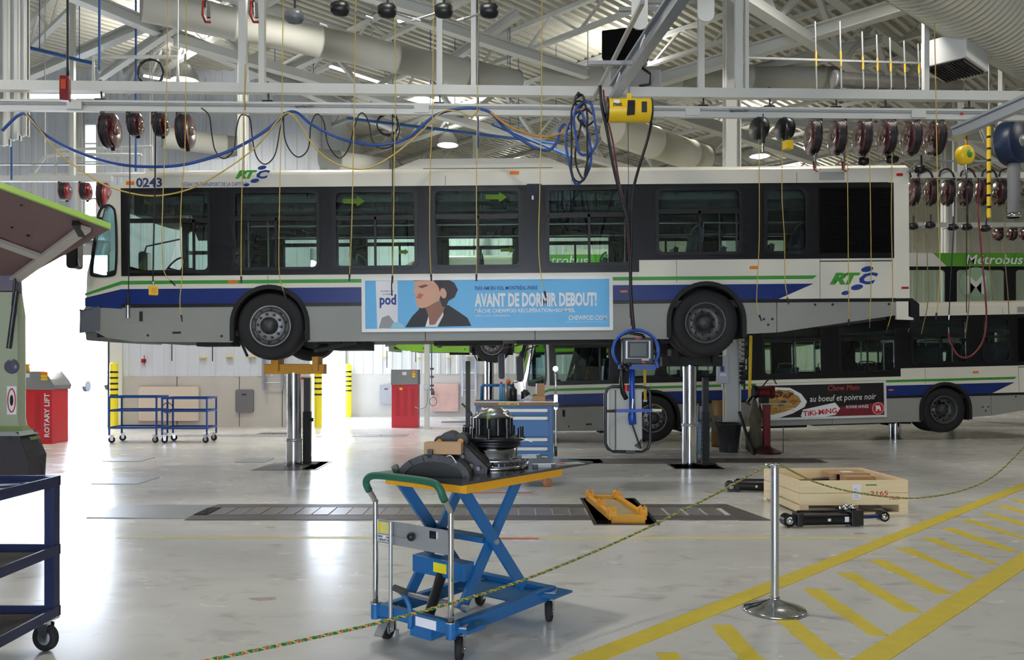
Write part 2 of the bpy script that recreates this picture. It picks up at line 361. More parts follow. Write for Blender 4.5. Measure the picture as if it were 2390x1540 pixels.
# ---------------------------------------------------------------- walls
conc = mat('cast_concrete_wall', S(188, 184, 178), .8, noise=.12, scale=1.6, bump=.15)
clad = mat('pale_blue_cladding', S(206, 212, 220), .5, noise=.03)
claw = mat('white_cladding', S(222, 224, 222), .5, noise=.03)
def cladding(name, x0, x1, y, z0, z1, m, pitch=.3, d=.018, parent=None):
    pts = []; x = x0
    while x < x1-.01:
        e = min(x+pitch, x1); k = (e-x)/pitch
        pts += [(x, y), (x+.16*k, y), (x+.19*k, y-d), (x+.27*k, y-d)]; x = e
    pts += [(x1, y), (x1, y+.15), (x0, y+.15)]
    return MB().prism(pts, (), z0, z1, 'xy').build(name, m, parent)
ZR = 9.5
wl = struct(MB().box(-10.0, -5.2, 20.8, 21.1, 0, 1.31).build('wall_far_left', conc))
for (x0, x1, z0, z1) in ((-30, -14.6, 0, ZR), (-14.6, -11.05, 4.5, ZR), (-11.05, -10.62, 4.5, 4.9), (-11.05, -10.62, 7.75, ZR), (-10.62, -10.3, 4.5, ZR), (-10.3, -5.2, 1.31, ZR)):
    cladding('cladding_sheet', x0, x1, 20.8, z0, z1, clad, parent=wl)
MB().box(-10.34, -9.98, 20.74, 21.15, 0, 4.5).build('door_jamb', offw, wl)
for x in (-8.6, -7.0, -5.9): MB().box(x, x+.012, 20.79, 20.81, .02, 1.3).build('wall_joint', dark, wl)
win = struct(MB().prism([(-11.08, 4.86), (-10.59, 4.86), (-10.59, 7.8), (-11.08, 7.8)], [[(-11.02, 4.92), (-10.65, 4.92), (-10.65, 7.74), (-11.02, 7.74)]], 20.74, 20.9).build('window_1', offw))
for i in range(1, 6): MB().box(-11.02, -10.65, 20.76, 20.82, 4.92+i*.47-.02, 4.92+i*.47+.02).build('glazing_bar', offw, win)
MB().box(-11.02, -10.65, 20.84, 20.85, 4.92, 7.74).build('pane', glass('window_glass', (.92, .96, .98), .03), win)
dr = struct(MB().box(-14.6, -14.5, 20.75, 21.0, 0, 4.5).build('door_1', galv))
MB().box(-14.6, -10.3, 20.7, 21.0, 4.4, 4.75).build('door_head', galv, dr); MB().cyl((-14.6, 20.6, 4.95), (-10.3, 20.6, 4.95), .2, n=16).build('door_roll', galv, dr)
MB().box(-10.34, -10.30, 20.72, 20.78, 0, 4.5).build('door_track', dsteel, dr)
# return side with the second doorway (plane x = -5.2) and middle wall
wr = struct(MB().box(-5.35, -5.2, 20.97, 25.2, 4.5, ZR).build('wall_return', clad))
d2 = struct(MB().box(-5.3, -5.15, 25.08, 25.2, 0, 4.5).build('door_2', galv)); MB().box(-5.32, -5.12, 20.9, 25.1, 4.3, 4.6).build('door_head', galv, d2)
wm = struct(MB().box(-5.2, 3.0, 25.2, 25.5, 0, 1.33).build('wall_far_middle', conc))
cladding('cladding_sheet', -5.2, 3.0, 25.2, 1.33, 6.9, claw, parent=wm); MB().box(-5.3, 3.05, 25.12, 25.55, 6.9, 7.1).build('wall_capping', offw, wm)
for x in (-3.1, -.9, 1.4): MB().box(x, x+.012, 25.19, 25.21, .02, 1.32).build('wall_joint', dark, wm)
wrt = struct(MB().box(3.0, 3.2, 25.2, 36, 0, 7.0).build('wall_middle_return', claw))
wf = struct(MB().box(-5.4, 26, 36, 36.3, 0, 1.4).build('wall_far', conc)); MB().box(-5.4, -5.2, 25.2, 36, 0, ZR).build('cladding_sheet', claw, wf); cladding('cladding_sheet', -5.4, 26, 36, 1.4, ZR, mat('cream_cladding', S(226, 224, 206), .5), parent=wf, pitch=.5)
struct(MB().box(25.7, 26, -6, 36, 0, ZR).build('wall_right', claw)); 
wls = struct(MB().box(-30, -29.7, -6, 21, 0, ZR).build('wall_left', claw))
wb = struct(MB().box(-30, 26, -6, -5.7, 3.2, ZR).build('wall_back', claw))
MB().box(-30, -4.5, -6, -5.7, 0, 3.2).build('wall_pier', claw, wb); MB().box(2.5, 26, -6, -5.7, 0, 3.2).build('wall_pier', claw, wb)
struct(MB().box(-30, -5.4, 21.1, 21.3, ZR-.2, ZR+.3).build('trim_1', offw))

# ---------------------------------------------------------------- roof deck: steel sheet, ribs run along the 45 degree grid
D1 = Vector((1, 1, 0)).normalized(); D2 = Vector((-1, 1, 0)).normalized()
mb = MB(); n = 0; L0 = -26; Q0, Q1 = -26, 46; p = .22; zz = ZR-.35; prof = []
q = Q0
while q < Q1: prof += [(q, zz), (q+.09, zz), (q+.11, zz+.075), (q+.20, zz+.075)]; q += p
def deck_runs(q):     # stretches of a rib that lie over the building
    return [(L0, 30.3-q), (q-7.9, 51.4-q)] if q > 19.1 else [(L0, 51.4-q)]
for (qa, za), (qb, zb) in zip(prof, prof[1:]):
    for (s0, s1), (r0, r1) in zip(deck_runs(max(qa, qb)), deck_runs(max(qa, qb))):
        if s1 > s0: mb.add([D1*s0+D2*qa+Vector((0, 0, za)), D1*s1+D2*qa+Vector((0, 0, za)), D1*s1+D2*qb+Vector((0, 0, zb)), D1*s0+D2*qb+Vector((0, 0, zb))], [(0, 1, 2, 3)])
deckm = mat('painted_roof_deck', S(196, 194, 180), .5, noise=.04)
deck = struct(mb.build('ceiling', deckm))
# open-web joists along D2 carrying the deck, girders along D1
def truss(name, a, b_, depth, cw, panel, parent=None, m=None, up=True):
    a = Vector(a); b_ = Vector(b_); L = (b_-a).length; n = max(2, int(L/panel)); z = Vector((0, 0, depth))
    t = thing(name, None, None, a); t['kind'] = 'structure'
    MB().bar(a+z, b_+z, cw, cw*.8).build('top_chord', m or offw, t, off=a); MB().bar(a, b_, cw, cw*.8).build('bottom_chord', m or offw, t, off=a)
    w_ = MB()
    for i in range(n):
        p0 = a.lerp(b_, i/n); p1 = a.lerp(b_, (i+.5)/n); p2 = a.lerp(b_, (i+1)/n)
        w_.bar(p0+z, p1, cw*.45); w_.bar(p1, p2+z, cw*.45)
    w_.build('web_lacing', m or offw, t, off=a); return t
def line_d(base_q, t0, t1, z, d): pass
tz = ZR-.35
for i, t in enumerate([2.5+2.6*k for k in range(16)]):
    a = D1*t+D2*(-16); b_ = D1*t+D2*24
    a.z = b_.z = tz-.62; truss('roof_joist', a, b_, .56, .11, 1.5)
for i, q in enumerate((-9.5, -1.5, 6.5, 14.5)):
    a = D1*6+D2*q; b_ = D1*44+D2*q
    a.z = b_.z = tz-1.75; truss('roof_girder', a, b_, 1.1, .2, 2.6)
# individual diagonal members seen against the deck (pixel ends, height)
for (u1, v1, u2, v2, z, th, hh) in ((60, -60, 620, 172, 7.7, .2, .16), (620, 172, 930, 300, 7.7, .2, .16), (900, 17, 1370, 172, 7.6, .16, .14), (700, -60, 1010, 30, 7.4, .14, .14),
        (1470, 232, 1900, 372, 7.3, .22, .2), (2110, 12, 1480, 205, 7.5, .2, .18), (2060, 92, 1640, 190, 8.0, .16, .14), (452, 8, 60, 178, 8.1, .18, .14), (800, 100, 590, 200, 7.9, .14, .12),
        (1210, 30, 1010, 170, 8.2, .14, .12), (470, 20, 236, 178, 7.6, .12, .1), (2390, 330, 1730, 275, 7.2, .16, .16)):
    a = PZ(u1, v1, z); b_ = PZ(u2, v2, z)
    o = MB().ibeam(a, b_, th, hh+.06).build('roof_beam', offw, None, loc=a, off=a); struct(o)
for (u, v0, v1, Y, wd, kd) in ((567, -200, 420, 14.7, .15, 4.6), (1708, -200, 420, 15.4, .28, 0), (188, 100, 470, 20.3, .16, 4.6), (1110, -100, 380, 24.4, .16, 4.6), (2213, -100, 620, 24.2, .3, 0), (36, -300, 210, 11.6, .12, 4.8), (12, -300, 210, 11.9, .12, 4.8), (57, -300, 210, 11.4, .10, 4.8)):
    a = P(u, 0, Y); t = MB()
    t.box(a.x-wd/2, a.x+wd/2, Y-.012, Y+.012, kd, tz-.6); t.box(a.x-wd/2, a.x-wd/2+.02, Y-wd/2, Y+wd/2, kd, tz-.6); t.box(a.x+wd/2-.02, a.x+wd/2, Y-wd/2, Y+wd/2, kd, tz-.6)
    struct(t.build('column', offw, None, loc=(a.x, Y, 0), off=(a.x, Y, 0)))

# ---------------------------------------------------------------- air ducts
def duct(name, a, b_, r, label, m, ridge=None, n=28):
    a = Vector(a); b_ = Vector(b_); L = (b_-a).length; t = thing(name, label, 'air duct', a)
    prof = []; z = 0
    if ridge:
        while z < L: prof += [(r, z), (r, z+ridge*.8), (r+.012, z+ridge*.86), (r+.012, z+ridge*.94)]; z += ridge
    else:
        st = 1.5
        while z < L: prof += [(r, z), (r, min(L, z+st-.06)), (r+.02, min(L, z+st-.05)), (r+.02, min(L, z+st))]; z += st
    mb = MB(); mb.lathe(prof, n=n); mb.add([Vector((r*math.cos(2*PI*i/n), r*math.sin(2*PI*i/n), 0)) for i in range(n)], [tuple(range(n))])
    o = mb.build('duct_pipe', m, t); o.rotation_mode = 'QUATERNION'; o.rotation_quaternion = (b_-a).to_track_quat('Z', 'Y')
    d = (b_-a).normalized(); k = 0
    st = MB()
    s = 1.0
    while s < L: c = (b_-a).normalized()*s; st.bar(c+Vector((0, 0, r)), c+Vector((0, 0, tz-.3-(a+c).z)), .02); s += 3
    st.build('hanger_rod', galv, t)
    return t
ductw = mat('grey_painted_duct', S(176, 176, 168), .65, 0, noise=.04)
spir = mat('spiral_duct_metal', S(214, 214, 204), .24, .6, noise=.05)
duct('round_duct', PZ(330, 10, 7.5), PZ(1205, 195, 7.5), .27, 'long grey round air duct crossing the upper middle behind the crane rail', ductw)
duct('round_duct', PZ(1430, 300, 6.6), PZ(1640, 372, 6.6), .34, 'white round air duct passing behind the yellow hoist above the raised bus roof', mat('white_duct', S(226, 224, 206), .45))
duct('round_duct', PZ(380, 320, 7.2), PZ(900, 390, 7.2), .26, 'pale round duct low on the left behind the looping hoses', ductw)
sd = duct('spiral_duct', PZ(2085, -170, 6.7), PZ(2520, 150, 6.7), .66, 'huge pale spiral duct in the top right corner', spir, ridge=.14, n=40)
duct('round_duct', PZ(1262, 180, 7.7), PZ(1960, 180, 7.7), .22, 'grey level duct running right from behind the black motor box', ductw)
c = P(2228, 140, 11.6)
t = thing('air_diffuser', 'white box air diffuser with black grille under the spiral duct', 'air diffuser', c, math.radians(42))
MB().box(-.42, .42, -.3, .3, -.14, .22).build('housing', white, t, bev=.006); MB().box(-.38, .38, -.26, .26, -.16, -.14).build('grille_backing', blackp, t)
g_ = MB()
for i in range(12): g_.box(-.38, .38, -.25+i*.043, -.235+i*.043, -.175, -.16)
g_.build('grille', dsteel, t)
t = thing('insulated_duct', 'short silver wrapped duct above the crane rail right of the posts', 'air duct', P(1945, 185, 14))
d_ = P(2240, 205, 14)-P(1945, 185, 14)
MB().cyl((0, 0, 0), d_, .13, n=18).build('duct_pipe', mat('foil_duct', S(140, 138, 134), .35, .7, noise=.3, scale=8), t); MB().lathe([(.13, 0), (.15, 0), (.15, .05), (.13, .05)], axis='x').build('duct_collar', galv, t)
# ================================================================== BUSES
W_ = 2.5
ARCH = [(2.69, .5), (8.90, .5)]; AR = .535
def fx(z):       # x of the nose at height z
    pr = [(.22, .35), (.30, .04), (.72, .0), (.80, .05), (1.25, .07), (1.40, .11), (2.3, .36), (2.5, .50), (2.64, .78), (2.8, 1.6)]
    for (a, b), (c, d) in zip(pr, pr[1:]):
        if z <= c: return b+(d-b)*(z-a)/(c-a) if z > a else b
    return 1.6
def band_polys(z0, z1, x1=11.8, xs=None, slope=True):
    """side strip between two heights, cut around the wheel arches and following the nose"""
    n = 7; zs = [z0+(z1-z0)*i/n for i in range(n+1)]
    def edge(cx, cz, sgn):
        out = []
        for z in zs:
            if z >= cz+AR: dx = 0
            else: dx = AR if z <= cz else math.sqrt(max(0, AR*AR-(z-cz)**2))
            out.append((cx+sgn*dx, z))
        return out
    left = [((fx(z)+.02) if xs is None else xs, z) for z in zs]
    polys = []
    if z0 >= 1.035: return [[left[0], (x1, z0), (x1, z1)]+left[::-1][:-1] if True else None]
    cur = left
    for cx, cz in ARCH:
        polys.append(cur+edge(cx, cz, -1)[::-1]); cur = edge(cx, cz, 1)
    polys.append(cur+[(x1, z1), (x1, z0)])
    return polys
def tyre_wheel(parent, x, y, z, side, deep, name='wheel', rot=0):
    """side -1: outer face towards -y"""
    r = .485; s = side; mb = MB()
    mb.lathe([(r-.20, -s*0), (.34, s*.02), (r-.05, s*.03), (r-.01, s*0), (r, -s*.05), (r, -s*.22), (r-.02, -s*.27), (r-.06, -s*.29), (.3, -s*.28)], axis='y', n=40)
    tr = MB()
    o = mb.build(name, rubber, parent, loc=(x, y, z)); o.rotation_euler = (0, rot, 0)
    rim = MB(); k = s
    if deep: prof = [(.295, k*.02), (.285, k*.035), (.272, k*.02), (.262, -k*.05), (.255, -k*.13), (.20, -k*.15), (.14, -k*.15), (.12, -k*.10), (.0, -k*.10)]
    else: prof = [(.295, k*.02), (.285, k*.035), (.27, k*.01), (.262, -k*.02), (.235, -k*.035), (.205, k*.03), (.15, k*.055), (.13, k*.055), (0, k*.055)]
    rim.lathe(prof, axis='y', n=36); rm = mat('wheel_rim_dull' if deep else 'wheel_rim_silver', S(96, 98, 98) if deep else S(150, 152, 155), .45, .35, noise=.2, scale=12)
    ro = rim.build('rim', rm, o)
    if not deep: MB().lathe([(.268, k*.0), (.268, k*.022), (.212, k*.035), (.212, k*.028)], axis='y', n=36).build('rim_ring', mat('rim_ring_dark', S(84, 85, 86), .5, .3, noise=.2), o)
    hb = MB(); yb = -k*.10 if deep else k*.05
    hb.lathe([(.125, yb), (.12, yb+k*.05), (.085, yb+k*.07), (.08, yb+k*.09), (0, yb+k*.09)], axis='y', n=24)
    for i in range(10):
        a = 2*PI*i/10; hb.cyl((.167*math.cos(a), (-k*.15 if deep else k*.05), .167*math.sin(a)), (.167*math.cos(a), (-k*.09 if deep else k*.10), .167*math.sin(a)), .021, .017, 8)
    hb.build('hub', mat('hub_grey', S(72, 72, 74), .5, .4, noise=.25), o)
    vh = MB()
    for i in range(10):
        a = 2*PI*(i+.5)/10; rr_ = .237; yy = (-k*.12) if deep else k*.03
        vh.cyl((rr_*math.cos(a), yy, rr_*math.sin(a)), (rr_*math.cos(a), yy+k*.012, rr_*math.sin(a)), .019, n=8)
    vh.build('vent_hole', dark, o)
    return o
NEARW = [(.66, 1.86, 1.24, 2.40, .09, 1.62), (2.17, 3.41, 1.27, 2.41, .09, 2.79), (3.60, 4.80, 1.28, 2.41, .09, 4.20), (5.01, 6.28, 1.28, 2.42, .09, 5.66), (6.63, 7.86, 1.30, 2.42, .09, 7.24), (8.19, 9.42, 1.44, 2.40, .09, 8.81), (9.73, 10.36, 1.44, 2.40, .12, None)]
FARW = [(.5, 1.5, .5, 2.30, .08, 1.0), (2.17, 3.41, 1.27, 2.41, .09, 2.79), (3.60, 4.80, 1.28, 2.41, .09, 4.2), (5.01, 6.2, .6, 2.35, .08, 5.6), (6.63, 7.86, 1.27, 2.41, .09, 7.24), (8.19, 9.42, 1.44, 2.40, .09, 8.81), (9.73, 10.9, 1.44, 2.40, .12, 10.4)]
def window(parent, w, y0, s, panes=True, far=False):
    """near side s=-1: frame stands proud of y0 towards s"""
    x0, x1, z0, z1, r, div = w; b = .045
    a, c = sorted((y0, y0+s*.016)); mb = MB()
    mb.prism(rr(x0, x1, z0, z1, r), [rr(x0+b, x1-b, z0+b, z1-b, max(.03, r-b*.6))], a, c)
    zt = z0+(z1-z0)*.655
    if z1-z0 > 1.3: zt = z1-.4
    if not (div is None): mb.box(x0+b*.8, x1-b*.8, a, c, zt-.045, zt+.02); mb.box(div-.018, div+.018, a, c, z0+b*.8, zt)
    o = mb.build('window', blackp, parent)
    g = bglass
    ins = -s*.012
    ya, yb = sorted((y0+ins, y0+ins-s*.006))
    if div is None: MB().prism(rr(x0+b*.9, x1-b*.9, z0+b*.9, z1-b*.9, .05), (), ya, yb).build('pane', g, o)
    else:
        MB().box(x0+b*.9, x1-b*.9, ya, yb, zt-.02, z1-b*.9).build('pane', g, o)
        MB().box(x0+b*.9, div, ya, yb, z0+b*.9, zt-.02).build('pane', g, o); MB().box(div, x1-b*.9, ya, yb, z0+b*.9, zt-.02).build('pane', g, o)
    return o
def logo(parent, x, z, s, y):
    """word mark with four ellipses; x, z = left foot of the R, s = letter height"""
    text('R', s*1.38, x, z, parent, inkg, y=y, bold=.07*s, shear=.35, width=s*1.5); text('T', s*1.38, x+s*1.38, z, parent, inkg, y=y, bold=.07*s, shear=.35, width=s*1.45); text('C', s*1.38, x+s*2.72, z, parent, inkb, y=y, bold=.07*s, shear=.35, width=s*1.75)
    for dx, dz, rx, rz in ((3.45, 1.32, .56, .25), (2.5, -.33, .56, .25), (1.45, -.85, .38, .19)):
        MB().prism(ell(x+dx*s, z+dz*s, rx*s, rz*s, 18, .18), (), y-.001, y+.003).build('logo_ellipse', inkb, parent)
def bus(name, label, loc, rz, pitch, nearw=NEARW, main=cream, low=None, lowskirt=None, stripes=True, L=11.8, detail=True, ads=None, lettering=True):
    T = thing(name, label, 'bus', loc, rz); T.rotation_euler = (0, pitch, rz)
    sk = lowskirt or skirt; arches = ARCH
    holes_near = [rr(w[0]+.02, w[1]-.02, w[2]+.02, w[3]-.02, .06) for w in nearw]
    # --- near side
    q = rr(.12, .52, 1.22, 2.18, .1); q = [(.15, 1.27), (.19, 1.22), (.44, 1.22), (.50, 1.28), (.50, 2.10), (.44, 2.2), (.36, 2.2), (.28, 2.12), (.22, 1.75)]; q = chaikin(q)
    zt = 2.62
    bodyp = [(fx(z)+.02, z) for z in (1.02, 1.25, 1.4, 1.8, 2.2, 2.44, 2.55, 2.62)]
    bt = (8.0, 11.58)
    top = [(fx(z)+.02, z) for z in (2.44, 2.5, 2.56, 2.62)]+[(L, 2.66), (L, 2.44)]
    MB().prism(top, (), 0, .04).build('roof_side', main, T, bev=.004)
    MB().prism([(fx(z)+.02, z) for z in (1.03, 1.25, 1.4, 1.8, 2.2, 2.44)]+[(.58, 2.44), (.58, 1.03)], [q], 0, .04).build('front_pillar', main, T)
    MB().prism([(.58, 1.03), (.58, 1.215), (7.95, 1.215), (7.95, 1.385), (bt[1], 1.385), (bt[1], 1.03)], (), 0, .04).build('side_panel', main, T)
    MB().box(bt[1], L, 0, .04, .8, 2.44).build('rear_pillar', main, T, bev=.006)
    # window band
    MB().prism([(.58, 1.205), (7.95, 1.205), (7.95, 1.375), (bt[1], 1.375), (bt[1], 2.45), (.58, 2.45)], holes_near, -.006, .03).build('window_band', blk, T)
    qo = [(.12, 1.24), (.17, 1.19), (.46, 1.19), (.53, 1.26), (.53, 2.12), (.45, 2.23), (.35, 2.23), (.25, 2.14), (.19, 1.75)]; qo = chaikin(qo)
    qw = MB().prism(qo, [q], -.012, .03).build('quarter_window', blackp, T); MB().prism(q, (), .01, .016).build('pane', glass('quarter_glass', (.66, .82, .84), .06), qw)
    for wd in nearw: window(T, wd, -.006, -1)
    # louvre
    lo = MB().box(10.52, 11.54, -.012, -.004, 1.45, 2.38).build('engine_louvre', mat('louvre_black', S(8, 8, 10), .7, spec=.1), T)
    ml = MB()
    for i in range(30): ml.box(10.56, 11.50, -.02, -.012, 1.48+i*.03, 1.495+i*.03)
    ml.build('louvre_blades', MATS['louvre_black'], lo)
    # lower bands
    for pz in band_polys(.80, 1.03, bt[1]+.0): MB().prism(pz, (), 0, .04).build('side_panel', main, T)
    if stripes:
        for pz in band_polys(1.087, 1.137, 10.42, xs=.58):
            MB().prism([(p[0]+(.06 if p[0] > 10 and p[1] > 1.1 else 0), p[1]) for p in pz], (), -.004, .001).build('green_stripe', green, T)
        MB().prism([(.06, .93), (.06, .965), (.58, 1.137), (.58, 1.087)], (), -.004, .001).build('green_stripe', green, T)
        for k, pz in enumerate(band_polys(.805, 1.02, 9.93, xs=.58)):
            pz = [(p[0]+(.50*(p[1]-.805)/.215 if (k == 2 and p[0] > 9.5) else 0), p[1]) for p in pz]
            MB().prism(pz, (), -.004, .001).build('blue_stripe', blue, T)
        MB().prism([(.06, .78), (.06, .90), (.58, 1.02), (.58, .74)], (), -.004, .001).build('blue_stripe', blue, T)
    for pz in band_polys(.755, .805, 11.6, xs=.58): MB().prism(pz, (), -.008, .03).build('rub_rail', blackp, T)
    bot = [(.16, .44), (.36, .33), (.75, .27), (2.155, .25)]
    p1 = [(fx(.7)+.06, .755), (fx(.5)+.03, .6)]+bot+[(2.155, .5)]+[(2.69-math.sqrt(AR*AR-(z-.5)**2), z) for z in (.6, .68, .755)]
    MB().prism([p1[0]]+p1[1:], (), 0, .03).build('skirt_panel', sk, T)
    m1 = [(2.69+math.sqrt(AR*AR-(z-.5)**2), z) for z in (.755, .68, .6)]+[(3.225, .5), (3.225, .25)]
    m2 = [(8.365, .25), (8.365, .5)]+[(8.90-math.sqrt(AR*AR-(z-.5)**2), z) for z in (.6, .68, .755)]
    cuts = [3.225, 4.9, 6.46, 8.365]
    MB().prism(m1+[(4.895, .25), (4.895, .755)], (), 0, .03).build('skirt_panel', sk, T); MB().box(4.905, 6.455, 0, .03, .25, .755).build('skirt_panel', sk, T)
    MB().prism([(6.465, .755), (6.465, .25)]+m2, (), 0, .03).build('skirt_panel', sk, T)
    m3 = [(8.90+math.sqrt(AR*AR-(z-.5)**2), z) for z in (.755, .68, .6)]+[(9.435, .5), (9.435, .31), (9.9, .33), (9.9, .755)]
    MB().prism(m3, (), 0, .03).build('skirt_panel', sk, T); MB().prism([(9.91, .33), (11.6, .56), (11.6, .755), (9.91, .755)], (), 0, .03).build('skirt_panel', sk, T)
    bl = MB()
    for (x, z) in ((.95, .36), (2.0, .34), (9.72, .52), (9.84, .52), (9.78, .44), (10.45, .72), (10.7, .72), (11.5, .72)): bl.cyl((x, -.006, z), (x, .0, z), .018, n=8)
    bl.box(1.3, 1.42, -.006, .0, .38, .41)
    bl.build('skirt_fastener', dark, T)
    MB().prism([(.60, .50), (.92, .50), (.92, .74), (.60, .74)], [[(.61, .51), (.91, .51), (.91, .73), (.61, .73)]], -.003, 0).build('fuel_flap', gsteel, T); MB().box(.83, .88, -.004, 0, .56, .70).build('flap_latch', dark, T)
    # arches: trim and liner
    for cx, cz in arches:
        pts = [(cx+(AR+.03)*math.cos(a), cz+(AR+.03)*math.sin(a)) for a in [PI*i/20 for i in range(21)]]; inn = [(cx+(AR-.03)*math.cos(a), cz+(AR-.03)*math.sin(a)) for a in [PI*i/20 for i in range(21)]]
        o = MB().prism([(cx+AR+.03, .27)]+pts+[(cx-AR-.03, .27), (cx-AR+.03, .27)]+inn[::-1]+[(cx+AR-.03, .27)], (), -.035, .08).build('wheel_arch', rubber, T)
        wl_ = MB(); n = 16
        vs = [(cx+AR*math.cos(PI*i/n), y, cz+AR*math.sin(PI*i/n)) for y in (.05, .62) for i in range(n+1)]
        wl_.add(vs, [(i, i+1, n+2+i, n+1+i) for i in range(n)]); wl_.box(cx-AR, cx+AR, .60, .62, .2, cz+AR); wl_.box(cx-AR-.01, cx-AR, .05, .62, .25, .5); wl_.box(cx+AR, cx+AR+.01, .05, .62, .25, .5)
        wl_.build('arch_liner', dark, T)
    tyre_wheel(T, ARCH[0][0], .03, .48, -1, False, rot=.1); tyre_wheel(T, ARCH[1][0], .06, .48, -1, True, rot=.3); tyre_wheel(T, ARCH[1][0], .40, .48, -1, True)
    tyre_wheel(T, ARCH[0][0], W_-.03, .48, 1, False, rot=.4); tyre_wheel(T, ARCH[1][0], W_-.06, .48, 1, True)
    # --- underbody
    u_ = MB(); u_.box(.6, 2.1, .2, 2.3, .28, .42); u_.box(3.3, 8.3, .06, 2.44, .27, .42); u_.box(9.5, 11.5, .1, 2.4, .5, .75); u_.box(3.4, 3.95, .5, 1.3, .14, .27); u_.box(6.2, 7.6, .3, .7, .2, .3); u_.box(2.55, 2.83, .35, 2.1, .30, .46)
    u_.cyl((ARCH[1][0], .5, .48), (ARCH[1][0], 2.0, .48), .11); u_.sphere((ARCH[1][0], 1.25, .48), .24); u_.cyl((ARCH[0][0]+.35, .3, .35), (ARCH[0][0]+.95, .3, .30), .09)
    u_.cyl((5.0, .25, .26), (6.0, .25, .26), .08); u_.box(1.6, 2.1, .1, .5, .2, .3); u_.bar((2.2, .2, .28), (2.3, .2, .05), .03); u_.bar((3.3, .1, .12), (3.9, .1, .24), .05)
    u_.build('underbody', dark, T)
    # --- floor, ceiling, interior
    MB().prism([(.2, .42), (8.1, .42), (8.1, .80), (11.6, .80), (11.6, .75), (11.6, .7), (8.2, .7), (8.2, .34), (.2, .34)], (), .05, W_-.05).build('bus_floor', dark, T)
    MB().box(.7, L-.1, .05, W_-.05, 2.5, 2.54).build('interior_ceiling', mat('bus_inner_grey', S(150, 152, 152), .6), T)
    cv = MB()
    for (a, b, c, d) in ((.04, .10, .34, .28), (W_-.04, W_-.10, W_-.34, W_-.28)): cv.add([(x, y, z) for x in (.75, 11.5) for (y, z) in ((a, 2.1), (b, 2.08), (c, 2.3), (c, 2.5), (a, 2.5))], [(0, 1, 6, 5), (1, 2, 7, 6), (2, 3, 8, 7), (4, 3, 2, 1, 0), (5, 6, 7, 8, 9)])
    cv.build('ceiling_cove', mat('cove_dark', S(92, 98, 100), .5), T)
    if detail:
        for x in (2.15, 3.5, 4.9, 6.45, 8.0, 9.55):
            for y in (.75, 1.75):
                MB().cyl((x, y, .42 if x < 8 else .8), (x, y, 2.5), .017, n=8).build('grab_pole', galv, T)
        for y in (.7, 1.8): MB().cyl((2.2, y, 2.02), (11.2, y, 2.02), .016, n=6).build('grab_rail', galv, T)
        def seat(x, y, z, s=1):
            sb = MB(); sb.box(x, x+.42, y, y+.42, z, z+.07); sb.prism([(x+.36, z+.05), (x+.44, z+.05), (x+.52, z+.62), (x+.46, z+.64)], (), y+.02, y+.40); o = sb.build('seat', seatm, T, bev=.02); return o
        sl = [(3.4, .44), (4.3, .44), (5.2, .44), (6.1, .44), (7.0, .44), (8.4, .86), (9.2, .86), (10.0, .9), (10.7, .9)]
        for (x, z) in sl:
            for y in (.1, .54, 1.95):
                seat(x, y, z+.35)
            hb = MB(); hb.tube(catm([(x+.5, .15, z+.98), (x+.5, .2, z+1.08), (x+.5, .85, z+1.08), (x+.5, .9, z+.98)], 3), .012); hb.build('seat_handle', galv, T)
        ds = MB(); ds.box(1.35, 1.8, .3, .8, .8, .92); ds.prism([(1.72, .88), (1.84, .88), (1.98, 1.62), (1.9, 1.72), (1.82, 1.7)], (), .34, .76); ds.box(1.5, 1.7, .4, .7, .42, .8); ds.build('driver_seat', mat('driver_seat', S(42, 44, 52), .7), T, bev=.03)
        da = MB(); da.prism([(.3, .9), (.3, 1.28), (.6, 1.36), (.82, 1.30), (.8, 1.2), (.95, 1.0), (.95, .9)], (), .15, 1.6); da.build('dashboard', blackp, T, bev=.01)
        sw = MB(); R = Matrix.Rotation(-.95, 3, 'Y')
        sw.tube([Vector((1.08, .6, 1.36))+R @ Vector((.22*math.cos(a), .22*math.sin(a), 0)) for a in [2*PI*i/20 for i in range(20)]], .014, closed=True); sw.bar((1.08, .6, 1.36), (.85, .6, 1.05), .05); sw.bar((1.08, .4, 1.36), (1.08, .8, 1.36), .03)
        sw.build('steering_wheel', blackp, T); MB().cbox((1.2, .9, 1.3), (.14, .1, .24)).build('farebox', dsteel, T)
        MB().box(1.98, 2.02, .1, 1.0, .5, 2.1).build('partition', mat('partition_grey', S(66, 72, 78), .4), T)
        ms = MB()
        for k in (1.62, 1.2): ms.bar((k, 1.9, 1.2), (k+.25, 1.9, 2.1), .08)
        ms.build('door_machine', blackp, T)
    # --- far side
    fw = [rr(w[0]+.02, w[1]-.02, w[2]+.02, w[3]-.02, .05) for w in FARW]
    MB().prism([(.45, .3), (2.1, .3), (2.1, 1.05), (3.2, 1.05), (3.2, .3), (8.3, .3), (8.3, 1.05), (9.5, 1.05), (9.5, .3), (11.7, .55), (11.7, 2.62), (.9, 2.62), (.45, 2.4)], fw, W_-.04, W_).build('far_side', blk, T)
    for wd in FARW: window(T, wd, W_, 1, far=True)
    # --- roof (arched skin) and hatches
    rf = MB(); ys = [0, .02, .10, .3, .7, W_/2, W_-.7, W_-.3, W_-.10, W_-.02, W_]; hs = [.0, .05, .10, .145, .165, .17, .165, .145, .10, .05, 0]
    xsr = [.55, .7, .95, 1.6, 3, 7, 11.5, L]
    for x in xsr:
        zb = 2.44+.0*(x)+(.18 if x > .79 else (.18*max(0, (x-.5)/.29))); zb = min(2.62+.004*x, zb)
        for y, h in zip(ys, hs): rf.v.append(Vector((x, y, zb+h*(.5 if x < .8 else 1))))
    n = len(ys)
